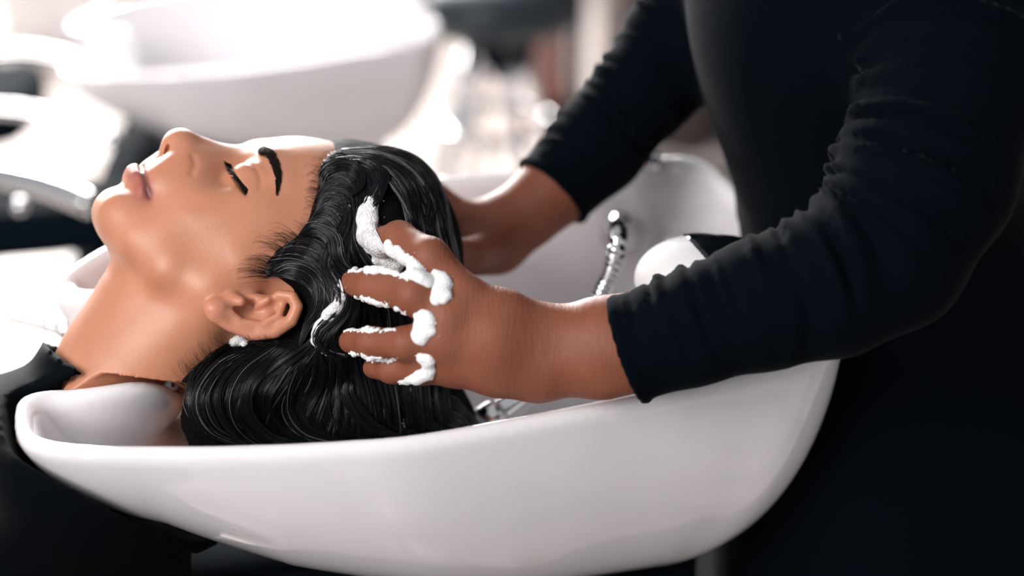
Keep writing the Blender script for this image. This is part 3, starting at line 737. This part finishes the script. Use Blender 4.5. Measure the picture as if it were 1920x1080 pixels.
fine(60, 14, [(430, 650), (390, 680), (360, 715)], (-12, -34), (-16, 4))
fine(26, 18, [(430, 822), (470, 836), (520, 842)], (-16, 10), (-26, 2))
fine(30, 19, [(690, 284), (760, 292), (825, 345)], (22, -5), (6, -7))
fine(30, 15, [(470, 645), (540, 640)], (-20, -16), (-8, 6))
rl = np.random.default_rng(21); lath = [i for i in range(len(paths)) if lather_of[i]]; dark = [i for i in range(len(paths)) if not lather_of[i]]
v, f = tubes([paths[i] for i in dark], [rads[i] for i in dark], 3, cap=False); place(mesh_obj('hair_strands', v, f, M['hair']), client)['kind'] = 'stuff'
v, f = tubes([paths[i] for i in lath], [rads[i]*1.1 for i in lath], 3, cap=False); o = place(mesh_obj('lathered_strands', v, f, M['hair_foamed']), client); tag(o, 'strands greyed by thin lather', kind='stuff')
v, f = tubes(fine_p, fine_r, 3, cap=False); place(mesh_obj('baby_hairs', v, f, M['hair_fine']), client)['kind'] = 'stuff'
# eyebrow and eyelashes
bp, br = [], []
r = np.random.default_rng(5)
brow = catmull([(484, 287), (497, 285), (508, 293), (517, 312), (521, 334), (519, 358)], 80)
wid = np.interp(np.linspace(0, 1, 80), [0, .1, .45, .8, 1], [6, 9, 9.5, 6, 1.5])
for k in range(520):
    i = r.integers(0, 78); c = brow[i]; t = brow[min(i+2, 79)]-brow[max(i-2, 0)]; t = t/np.linalg.norm(t); n = np.array([t[1], -t[0]])
    o = r.uniform(-1, 1)*wid[i]*r.uniform(.75, 1.15); dr = t*(10+4*r.random())+n*(-o*.35+r.normal(0, 1.2)+2.0)
    pts = [on_hair(*(c+n*o+dr*s), .0002+.0006*math.sin(s*3), head_bvh) for s in (0, .35, .7, 1)]
    if any(p is None for p in pts): continue
    bp.append(np.array(pts)); br.append(np.array([.00016, .00018, .00013, .00005]))
v, f = tubes(bp, br, 3, cap=False); place(mesh_obj('eyebrow', v, f, M['brow']), client)
ep, er = [], []
lash = catmull(lash_px, 60)
for k in range(150):
    i = r.integers(0, 60); c = lash[i]; p0 = on_hair(*c, .0004, head_bvh)
    L = np.interp(i, [0, 20, 50, 59], [.0050, .0072, .0082, .007])
    dr = -R_*.42*L*(1.2-i/59.)*1.2 + U_*L*(.25-.9*(i/59.)) - F_*L*.72
    t = np.linspace(0, 1, 6)[:, None]
    ep.append(p0+dr*t+(U_*.35+R_*-.1)*L*.35*t**2); er.append(np.linspace(.00026, .00007, 6))
ll = [on_hair(*c, .0003, head_bvh) for c in lash]
ep.append(np.array(ll)); er.append(np.full(60, .00068))
ep.append(np.array(ll)+F_*-.0006-R_*.0010); er.append(np.full(60, .00055))
v, f = tubes(ep, er, 4, cap=False); place(mesh_obj('eyelashes', v, f, M['lash']), client)
# ------------------------------------------------------------------ lather: every clump and streak a thing of its own
all_bvh = bvh_of(np.concatenate([avw, hvw, sv]), np.concatenate([aq, hq+len(avw), sq+len(avw)+len(hvw)]))
def foam(name, label, path, r0, seed, lift=.0, jitter=.9, n=60, h=.0007, flat=.35, group=None):
    r = np.random.default_rng(seed); q = catmull(path, 40) if len(path) > 1 else np.repeat(np.array(path, float), 40, 0)
    rw = np.interp(np.linspace(0, 1, 40), np.linspace(0, 1, len(r0)), r0) if hasattr(r0, '__len__') else np.full(40, r0)
    cs = []
    for k in range(int(n*2.2)):
        i = r.integers(40); rr = rw[i]*r.uniform(.16, .52)
        x, y = q[i]+r.normal(0, 1, 2)*jitter*rw[i]*.42
        a, nn = hit(x, y, all_bvh)
        if a is None: continue
        cs.append((a-F_*rr*1.15/FPX*flat*r.uniform(-.2, 1.2)+F_*lift, rr*1.15/FPX))
    for k in range(int(n*.5)):                                # single bubbles round the edge
        i = r.integers(40); rr = r.uniform(.8, 2.0); x, y = q[i]+r.normal(0, 1, 2)*rw[i]*.85
        a, nn = hit(x, y, all_bvh)
        if a is not None: cs.append((a-F_*rr*.4/FPX+F_*lift, rr*1.15/FPX))
    med = np.median([c[0]@F_ for c in cs]); cs = [c for c in cs if abs(c[0]@F_-med) < .03]
    A = np.array([c[0] for c in cs]); lo = A.min(0)-.006; hi = A.max(0)+.006
    f = Field(*[np.arange(lo[i], hi[i], h) for i in range(3)])
    for c, rr in cs: f.ell(c, rr, .0030 if rr > .0011 else .0008)
    v, qd = f.mesh(1)
    if name == 'foam_streak':                                   # hairs coated with it, drawn along the streak
        ps = []; q2 = catmull(path, 24)
        tn = np.gradient(q2, axis=0); tn /= np.linalg.norm(tn, axis=1, keepdims=True); nn = np.stack([tn[:, 1], -tn[:, 0]], 1)
        rw2 = np.interp(np.linspace(0, 1, 24), np.linspace(0, 1, len(r0)), r0)
        for k in range(46):
            o_ = r.uniform(-1, 1); pp = []
            for i in range(24):
                a, nq = hit(*(q2[i]+nn[i]*o_*rw2[i]*(.9+.1*math.sin(k+i))), all_bvh)
                if a is not None: pp.append(a-F_*(.0022+.0022*(1-o_*o_)+.0004*math.sin(k*2.3)))
            if len(pp) > 12:
                pp = np.array(pp); st = [i for i in range(1, len(pp)) if np.linalg.norm(pp[i]-pp[i-1]) > .02]
                if st: pp = pp[:st[0]]
                if len(pp) > 6: pp[1:-1] = .25*pp[:-2]+.5*pp[1:-1]+.25*pp[2:]; ps.append(pp)
        v2, q3 = tubes(ps, [.00042*np.concatenate([np.linspace(.3, 1, 4), np.ones(len(p)-6), [.7, .3]]) for p in ps], 4, cap=False)
        v, qd = np.concatenate([v, v2]), np.concatenate([qd, q3+len(v)])
    o = mesh_obj(name, v, qd, M['foam_thin' if name == 'foam_streak' else 'foam']); tag(o, label, 'foam', group or 'shampoo lather'); return o
FC = [('white lather between the index and middle fingers of the near hand', [(728, 462), (752, 488), (778, 510), (800, 528)], [9, 17, 18, 14], 90),
      ('foam patch in the fold below the index knuckle of the near hand', [(820, 518), (830, 540), (822, 560)], [12, 16, 14], 60),
      ('bubbly foam patch in the fold between middle and ring fingers', [(790, 592), (798, 612), (790, 632)], [12, 17, 15], 70),
      ('foam arc in the fold between ring and little fingers', [(785, 668), (803, 678), (800, 698), (775, 712), (748, 715)], [7, 10, 10, 9, 7], 70),
      ('thin foam line along the top of the middle finger', [(655, 508), (690, 503), (730, 508), (762, 520)], [8, 9, 8, 7], 80),
      ('thin foam line under the middle finger', [(662, 556), (700, 566), (740, 582), (765, 596)], [7, 7, 8, 7], 80),
      ('thin foam line along the top of the ring finger', [(648, 618), (690, 618), (740, 618)], [7, 7, 5], 70),
      ('thin foam line under the ring finger', [(655, 664), (690, 672), (740, 676)], [8, 7, 5], 70),
      ('small foam dab behind the ear lobe', [(432, 643), (448, 641), (462, 645)], [6, 9, 6], 40),
      ('foam drip on the hair below the little finger', [(765, 725), (768, 750), (762, 780), (757, 805)], [8, 6, 5, 4], 50)]
for i, (lab, path, r0, n) in enumerate(FC): foam('foam_clump', lab, path, r0, 100+i, n=n)
FS = [('broad white lather streak down the front wave of the hair, above the index finger', [(712, 330), (706, 360), (692, 395), (688, 425), (696, 450), (718, 478), (742, 500)], [3, 8, 14, 19, 18, 15, 13], 170),
      ('lather streak curling beside the ear to the tip of the ring finger', [(622, 500), (632, 530), (638, 560), (622, 585), (602, 608), (592, 635), (604, 655), (630, 666), (660, 668)], [5, 8, 9, 9, 9, 8, 6, 5, 4], 170),
      ('narrow lather streak on the temple wave behind the hairline', [(655, 385), (648, 420), (636, 450), (640, 480)], [3, 5, 5, 3], 80)]
for i, (lab, path, r0, n) in enumerate(FS): foam('foam_streak', lab, path, r0, 200+i, n=n, flat=.1, jitter=.9, lift=-.0026)
foam('foam_fleck', 'row of tiny foam flecks on the dark crown, right of the hairline', [(690, 300), (720, 297), (750, 305), (772, 322)], 3.2, 301, n=16, lift=-.004, jitter=1.6)
foam('foam_fleck', 'tiny foam flecks at the right edge of the dark hair', [(800, 335), (818, 352), (826, 378)], 3.0, 302, n=12, lift=-.004, jitter=2)
# ------------------------------------------------------------------ fittings in and under the front basin
bowl_bvh = bvh_of(bv, bq)
def on_bowl(px_, py_, lift=0.0):
    a, n = hit(px_, py_, bowl_bvh); d = CAM-a; d /= np.linalg.norm(d); n = n if n@d > 0 else -n
    return a+n*lift, n
def tube_at(name, pts, r, mat, parent=None, n=40, sides=14, smooth_path=True):
    p = catmull(pts, n) if smooth_path else np.asarray(pts)
    v, f = tubes([p], [r], sides); o = mesh_obj(name, v, f, mat)
    if parent is not None: place(o, parent)
    return o
def lathe(name, prof, c, n, mat, parent=None, seg=32):
    """prof: (radius, height) turned round the direction n from c"""
    n = np.asarray(n)/np.linalg.norm(n); a = np.cross(n, [.3, .5, .8]); a /= np.linalg.norm(a); b = np.cross(n, a)
    ang = np.arange(seg)*2*math.pi/seg; V = []; F = []
    for r_, h_ in prof: V += [c+n*h_+r_*(math.cos(t)*a+math.sin(t)*b) for t in ang]
    for i in range(len(prof)-1):
        for j in range(seg): F.append([i*seg+j, i*seg+(j+1) % seg, (i+1)*seg+(j+1) % seg, (i+1)*seg+j])
    o = mesh_obj(name, V, np.array(F), mat)
    if parent is not None: place(o, parent)
    return o
# hose: ferrule on the sloping wall, ribbed hose, hand shower lying in the bowl
fp, fn = on_bowl(1166, 436)
hose = empty('hand_shower', tuple(fp))
fdir = fn*.8+U_*.35-R_*.15; fdir /= np.linalg.norm(fdir)
lathe('ferrule', [(.0001, -.004), (.0165, -.004), (.0165, .002), (.0150, .004), (.0105, .022), (.0092, .026), (.0092, .028), (.0075, .028), (.0068, .020), (.0001, .018)], fp, fdir, M['chrome'], hose)
h0 = fp+fdir*.020
hp = [h0, h0+fdir*.016-U_*.001]+[P(x, y, d) for x, y, d in [(1160, 440, 1.295), (1151, 490, 1.285), (1137, 532, 1.280), (1112, 580, 1.268), (1072, 650, 1.285)]]
e0 = P(1010, 724, 1.305); e1 = P(924, 785, 1.288)
e1 = e0+(e1-e0)/np.linalg.norm(e1-e0)*.085 if np.linalg.norm(e1-e0) > .1 else e1
hp += [e0+(e0-e1)*.25, e0]
cp = catmull(hp, 560); L = np.concatenate([[0], np.cumsum(np.linalg.norm(np.diff(cp, axis=0), axis=1))])
v, f = tubes([cp], [.0058*(1+.13*np.sin(L/.0043*2*math.pi))], 16); place(mesh_obj('hose', v, f, M['chrome']), hose)
hd = (e1-e0)/np.linalg.norm(e1-e0)
tube_at('handle', [e0-hd*.01, e0+hd*.02, e1], np.interp(np.linspace(0, 1, 40), [0, .2, 1], [.0065, .0085, .0105]), M['chrome'], hose)
lathe('spray_head', [(.0001, -.010), (.0105, -.010), (.0125, -.006), (.0125, .004), (.0110, .006), (.0001, .006)], e1+hd*.004, hd, M['chrome'], hose)
tag(hose, 'chrome hand shower with ribbed metal hose lying in the basin', 'hand shower')
# tap: chrome edge; reflected white bowl and black clothes painted on body and cap
tapc = P(1302, 512, 1.225)
tap = empty('basin_tap', tuple(tapc-[0, 0, .1]))
def tap_mesh(c):
    f = Field(np.arange(c[0]-.06, c[0]+.06, .0013), np.arange(c[1]-.055, c[1]+.055, .0013), np.arange(c[2]-.13, c[2]+.05, .0016))
    f.ell(c+np.array([.003, 0, -.004]), (.040, .034, .026)); f.chain([np.append(c-[0, 0, .01], .021), np.append(c-[-.004, 0, .12], .021)], .01)
    return f
f1 = tap_mesh(tapc); v, f = f1.mesh(1); place(mesh_obj('tap_body', v, f, principled('tap_white_reflection', (.82, .81, .81), .25, coat=.4)), tap)
def cap_mesh(c, grow, cutx):
    f = Field(np.arange(c[0]-.06, c[0]+.06, .0013), np.arange(c[1]-.055, c[1]+.055, .0013), np.arange(c[2]-.05, c[2]+.05, .0013))
    f.ell(c+np.array([.003, 0, -.004]), np.array([.040, .034, .026])+grow)
    X, Y, Z = np.meshgrid(*f.ax, indexing='ij')
    f.F = smax(f.F, -((X-c[0])*.80+(Z-c[2])*.55+(Y-c[1])*.25-cutx), .002).astype(np.float32)
    return f.mesh(1)
v, f = cap_mesh(tapc, .0012, .0085); place(mesh_obj('cap', v, f, principled('tap_black_reflection', (.004, .006, .009), .08, coat=.5)), tap)
v, f = cap_mesh(tapc+np.array([.012, .004, .003]), -.004, .012); place(mesh_obj('lever', v, f, M['chrome']), tap)
tag(tap, 'basin tap with painted white and black reflections behind the near forearm', 'tap')
kb = on_bowl(1222, 318)[0]
knob = lathe('rim_stud', [(.0001, .012), (.006, .011), (.0085, .007), (.0085, .0), (.0001, -.002)], kb+np.array([0, 0, .001]), (0, 0, 1), M['chrome'])
knob.location = (0, 0, 0); tag(knob, 'small chrome stud on the far rim of the near basin', 'stud')
# pedestal under the bowl
def prism(name, poly, z0, z1, mat, parent, inset=.0):
    """upright column on a plan outline"""
    n = len(poly); poly = np.asarray(poly); V = []; zs = [z0, z0+.0, z1, z1]
    c = poly.mean(0)
    for z, k in ((z0, .0), (z0, 1), (z1, 1), (z1, .0)): V += [(*(c+(q-c)*k), z) for q in poly]
    F = [[i*n+j, i*n+(j+1) % n, (i+1)*n+(j+1) % n, (i+1)*n+j] for i in range(3) for j in range(n)]
    return place(mesh_obj(name, V, np.array(F), mat), parent)
th = np.linspace(0, 2*math.pi, 48, endpoint=False)
prism('pedestal', np.stack([-.055+.180*np.sign(np.cos(th))*abs(np.cos(th))**.6, 1.165+.10*np.sign(np.sin(th))*abs(np.sin(th))**.6], 1), 0.0, .745, M['black_leather'], basin)
tube_at('waste_pipe', [(.06, 1.14, .715), (.085, 1.135, .70), (.105, 1.13, .665), (.118, 1.135, .655), (.124, 1.15, .68), (.112, 1.17, .69)], .012, M['chrome'], basin)
# ------------------------------------------------------------------ the salon behind: floor, wall, window, furniture
# floor of large pale tiles
floor = box_obj('floor', (-4.2, -2.2, -.06), (3.2, 6.2, -.004), principled('grout', (.55, .53, .52), .6), bevel=0); tag(floor, kind='structure')
tile_me = None
tx, ty = .6, .6
for i in range(-7, 6):
    for j in range(0, 11):
        x, y = i*tx, -.4+j*ty
        if tile_me is None:
            t = box_obj('tile', (0, 0, -.012), (tx-.004, ty-.004, 0), M['floor'], bevel=.0015, seg=1); tile_me = t.data
        else: t = link(bpy.data.objects.new('tile', tile_me))
        t.location = (x, y, 0); t.parent = floor
wall = box_obj('wall_back', (-4.2, 6.2, -.05), (3.2, 6.35, 3.0), principled('white_plaster', (.80, .79, .78), .8), bevel=0); tag(wall, kind='structure')
wr = box_obj('wall_right', (3.2, -2.2, -.05), (3.35, 6.35, 3.0), principled('grey_plaster', (.42, .38, .36), .8), bevel=0); tag(wr, kind='structure')
glow = bpy.data.materials.new('daylight_glass'); glow.use_nodes = True
b = glow.node_tree.nodes['Principled BSDF']; b.inputs['Base Color'].default_value = (.9, .93, .95, 1); b.inputs['Emission Color'].default_value = (1, .985, .97, 1); b.inputs['Emission Strength'].default_value = 9
wf = principled('white_window_frame', (.8, .8, .8), .4)
win = empty('window_1', (-2.2, 6.2, .25)); win['kind'] = 'structure'
place(box_obj('pane', (-3.5, 6.17, .25), (-.55, 6.19, 2.6), glow, bevel=0), win)
for k in range(4): box_obj('frame_bar', (-3.53+k*.985, 6.13, .2), (-3.47+k*.985, 6.2, 2.65), wf, win)
for z in (.2, 2.6): box_obj('frame_rail', (-3.53, 6.13, z), (-.52, 6.2, z+.06), wf, win)
# curtain panels on the right, folded
cur = empty('curtain', (.95, 3.7, 0)); cm = principled('taupe_curtain', (.105, .085, .08), .95, sheen=.02)
xs = np.linspace(.175, 1.75, 160); V = []; 
for z in np.linspace(.02, 2.6, 12):
    for x in xs: V.append((x, 3.75+.028*math.sin(x*48)+.012*math.sin(x*21+z*.6), z))
n = len(xs); Q = np.array([[i*n+j, i*n+j+1, (i+1)*n+j+1, (i+1)*n+j] for i in range(11) for j in range(n-1)])
o = mesh_obj('curtain_cloth', V, Q, cm); md = o.modifiers.new('thick', 'SOLIDIFY'); md.thickness = .004; place(o, cur)
tube_obj('curtain_rail', [(.2, 3.75, 2.64), (.95, 3.75, 2.64), (1.85, 3.75, 2.64)], .014, M['chrome'], cur)
tag(cur, 'taupe folded curtain hanging behind the stylist\'s black sleeve', 'curtain')
post = empty('door_post', (.15, 3.9, 0)); box_obj('post_shaft', (.122, 3.88, 0), (.150, 3.95, 2.5), principled('slate_paint', (.045, .05, .065), .5), post); box_obj('post_foot', (.119, 3.86, 0), (.163, 3.97, .03), M['chrome'], post)
tag(post, 'dark slate upright post between the brown cabinet and taupe curtain', 'post')
cab = empty('cabinet', (.077, 4.05, 0)); brown = principled('rosy_brown_laminate', (.23, .12, .10), .45)
box_obj('carcass', (.035, 3.94, .06), (.118, 4.2, 1.6), brown, cab); box_obj('plinth', (.04, 3.95, 0), (.113, 4.18, .06), M['black_leather'], cab)
box_obj('cabinet_door', (.04, 3.925, .08), (.113, 3.94, 1.55), brown, cab); ball_obj('knob', (.098, 3.91, .235), .014, M['chrome'], cab)
tag(cab, 'tall rosy brown cabinet standing beyond the far basin', 'cabinet')
# ------------------------------------------------------------------ second basin and the chairs behind
def dup_tree(o, parent=None):
    c = o.copy(); COL.objects.link(c)
    if parent is not None: c.parent = parent; c.matrix_parent_inverse = o.matrix_parent_inverse.copy()
    for ch in list(o.children): dup_tree(ch, c)
    return c
basin2 = dup_tree(basin); sc2 = .86
basin2.scale = (sc2, sc2, sc2)
t2 = P(548, 40, 2.32)                          # where the middle of its rim goes
dz = t2[2]-ZR*sc2
basin2.location = (t2[0], t2[1], dz)
basin2.rotation_euler = (0, 0, math.radians(4))
tag(basin2, 'white shampoo basin further off, empty, behind the lying woman\'s face', 'basin')
for ch in basin2.children:                      # its pedestal reaches the floor
    if ch.name.startswith('pedestal'): ch.data = ch.data.copy(); [setattr(v.co, 'z', -dz/sc2) for v in ch.data.vertices if v.co.z < .3]
tap2 = dup_tree(tap); tap2.location = P(775, 42, 2.42); tag(tap2, 'blurred tap at the right end of the empty far basin', 'tap')
def leather_slab(name, c, size, rot, parent, mat=None):
    """cushion: rounded box with soft edges"""
    bm = bmesh.new(); bmesh.ops.create_cube(bm, size=1); bmesh.ops.subdivide_edges(bm, edges=bm.edges[:], cuts=5, use_grid_fill=True)
    for v in bm.verts:
        q = np.array(v.co)*2; r_ = np.sign(q)*np.abs(q)**.9; k = 1-.10*((q**2).sum()-max(q**2)) ; v.co = Vector(r_*.5*k*np.array(size))
    me = bpy.data.meshes.new(name); bm.to_mesh(me); bm.free(); me.transform(Matrix.Translation(Vector(c)) @ rot.to_4x4()); me.update()
    me.polygons.foreach_set('use_smooth', np.ones(len(me.polygons), bool)); me.materials.append(mat or M['black_leather'])
    o = bpy.data.objects.new(name, me); COL.objects.link(o); return place(o, parent)
from mathutils import Euler
def chair(label, c, seat, back, arms, group=None):
    root = empty('salon_chair', (c[0], c[1], 0))
    leather_slab('seat', seat[0], seat[1], Euler(seat[2]).to_matrix(), root)
    leather_slab('backrest', back[0], back[1], Euler(back[2]).to_matrix(), root)
    for pts, r_ in arms:
        a = tube_obj('armrest', pts, r_, M['chrome'], root, sides=16)
        ball_obj('end_cap', pts[-1], r_*1.35, M['chrome'], root)
    bx, by, bz = seat[0]
    lathe('column', [(.0001, 0), (.03, 0), (.03, bz-.03), (.0001, bz-.03)], np.array([bx, by, .02]), (0, 0, 1), M['chrome'], root)
    lathe('floor_plate', [(.0001, 0), (.21, 0), (.21, .012), (.05, .03), (.0001, .03)], np.array([bx, by, .0]), (0, 0, 1), M['chrome'], root)
    tag(root, label, 'chair', group); return root
bc = P(60, 250, 2.45)
chair('black chair with chrome arms in front of the far basin', bc,
      (P(-120, 205, 2.52), (.27, .22, .055), (0, math.radians(-4), .05)),
      (P(218, 392, 2.34), (.05, .32, .20), (0, math.radians(26), .12)),
      [([P(-160, 150, 2.62), P(-60, 112, 2.62), P(30, 98, 2.62), P(110, 108, 2.62), P(182, 136, 2.62)], .009),
       ([P(-160, 235, 2.22), P(-60, 208, 2.22), P(20, 206, 2.22), P(110, 224, 2.22), P(212, 262, 2.22)], .0085)])
fc_ = P(-60, 420, 1.85)
chair('black chair with chrome arms under the caped woman', P(-330, 900, 1.35),
      (P(-420, 1120, 1.30)-[.05, 0, .30], (.50, .46, .09), (0, math.radians(-8), .25)),
      (P(-230, 1240, 1.22)-[.05, 0, .27], (.07, .36, .30), (0, math.radians(62), .28)),
      [([P(-240, 640, 1.50), P(-80, 566, 1.50), P(40, 592, 1.49), P(125, 618, 1.48)], .0062)])
sd = empty('side_table', tuple(P(30, 415, 1.95)*np.array([1, 1, 0])))
leather_slab('table_top', P(-20, 416, 1.95), (.36, .10, .045), Euler((0, 0, .2)).to_matrix(), sd)
tube_obj('rail', [P(-200, 318, 1.90), P(-60, 322, 1.88), P(30, 337, 1.86), P(100, 356, 1.85), P(170, 384, 1.84)], .0125, M['chrome'], sd)
q = P(-20, 416, 1.95)
for dx, dy in ((-.15, -.035), (.15, -.035), (-.15, .035), (.15, .035)): tube_obj('leg', [(q[0]+dx, q[1]+dy, q[2]-.02), (q[0]+dx, q[1]+dy, .0)], .009, M['chrome'], sd, n=4)
ball_obj('screw_head', P(38, 387, 1.80), .008, M['chrome'], sd)
tag(sd, 'black side table with a curved chrome rail, left of the woman\'s chin', 'table')
white_cab = empty('cabinet', tuple(P(100, 98, 4.6)*np.array([1, 1, 0])))
q = P(105, 98, 4.6); wl = principled('white_lacquer', (.84, .83, .83), .3)
box_obj('carcass', (q[0]-.122, q[1], .05), (q[0]+.122, q[1]+.4, .9), wl, white_cab); box_obj('plinth', (q[0]-.112, q[1]+.01, 0), (q[0]+.112, q[1]+.38, .05), wl, white_cab)
for sx in (0, 1): box_obj('cabinet_door', (q[0]-.118+sx*.119, q[1]-.016, .06), (q[0]-.001+sx*.119, q[1], .89), wl, white_cab)
tag(white_cab, 'bright white cabinet on the floor beyond the far basin', 'cabinet')
tp = empty('storage_box', tuple(P(250, 45, 4.75)*np.array([1, 1, 0]))); q = P(252, 42, 4.75); tm = principled('taupe_board', (.33, .25, .21), .7)
box_obj('box_body', (q[0]-.025, q[1], 0), (q[0]+.075, q[1]+.3, .36), tm, tp); box_obj('lid', (q[0]-.027, q[1]-.005, .36), (q[0]+.079, q[1]+.305, .40), tm, tp)
tag(tp, 'taupe storage box beside the white cabinet', 'box')
# stool on the right of the far basin
stq = P(930, 22, 3.0); st = empty('stool', (stq[0], stq[1], 0)); teal = principled('dark_teal_vinyl', (.020, .032, .042), .4)
lathe('seat', [(.0001, .06), (.10, .058), (.125, .04), (.13, .01), (.12, -.015), (.0001, -.02)], stq, (0, 0, 1), teal, st)
lathe('swivel', [(.0001, 0), (.05, 0), (.042, -.05), (.022, -.085), (.0001, -.085)], stq+np.array([.015, 0, -.02]), (0, 0, 1), M['black_leather'], st)
for k in range(4):
    a = .5+k*math.pi/2; tube_obj('leg', [stq+np.array([.04*math.cos(a), .04*math.sin(a), -.03]), (stq[0]+.17*math.cos(a), stq[1]+.17*math.sin(a), .01)], .011, M['chrome'], st, n=6)
ang = np.linspace(0, 2*math.pi, 40); v, f = tubes([np.stack([stq[0]+.085*np.cos(ang), stq[1]+.085*np.sin(ang), np.full(40, .40)], 1)], [.009], 10); place(mesh_obj('foot_ring', v, f, M['chrome']), st)
tube_obj('leg_sleeve', [P(884, 188, 2.86), P(874, 232, 2.86), P(866, 268, 2.86)], .012, wl, st, n=8)
tag(st, 'dark teal round stool with splayed chrome legs, right of the far basin', 'stool')
ob = empty('bag', tuple(P(1016, 262, 4.15)*np.array([1, 1, 0]))); q = P(1016, 285, 4.12); om = principled('orange_fabric', (.75, .18, .05), .7)
leather_slab('bag_body', (q[0], q[1], .032), (.040, .045, .064), Euler((0, 0, 0)).to_matrix(), ob, om); tube_obj('strap', [(q[0]-.012, q[1], .062), (q[0], q[1], .085), (q[0]+.012, q[1], .062)], .004, om, ob, n=12, sides=8)
tag(ob, 'small orange bag on the floor before the brown cabinet', 'bag')
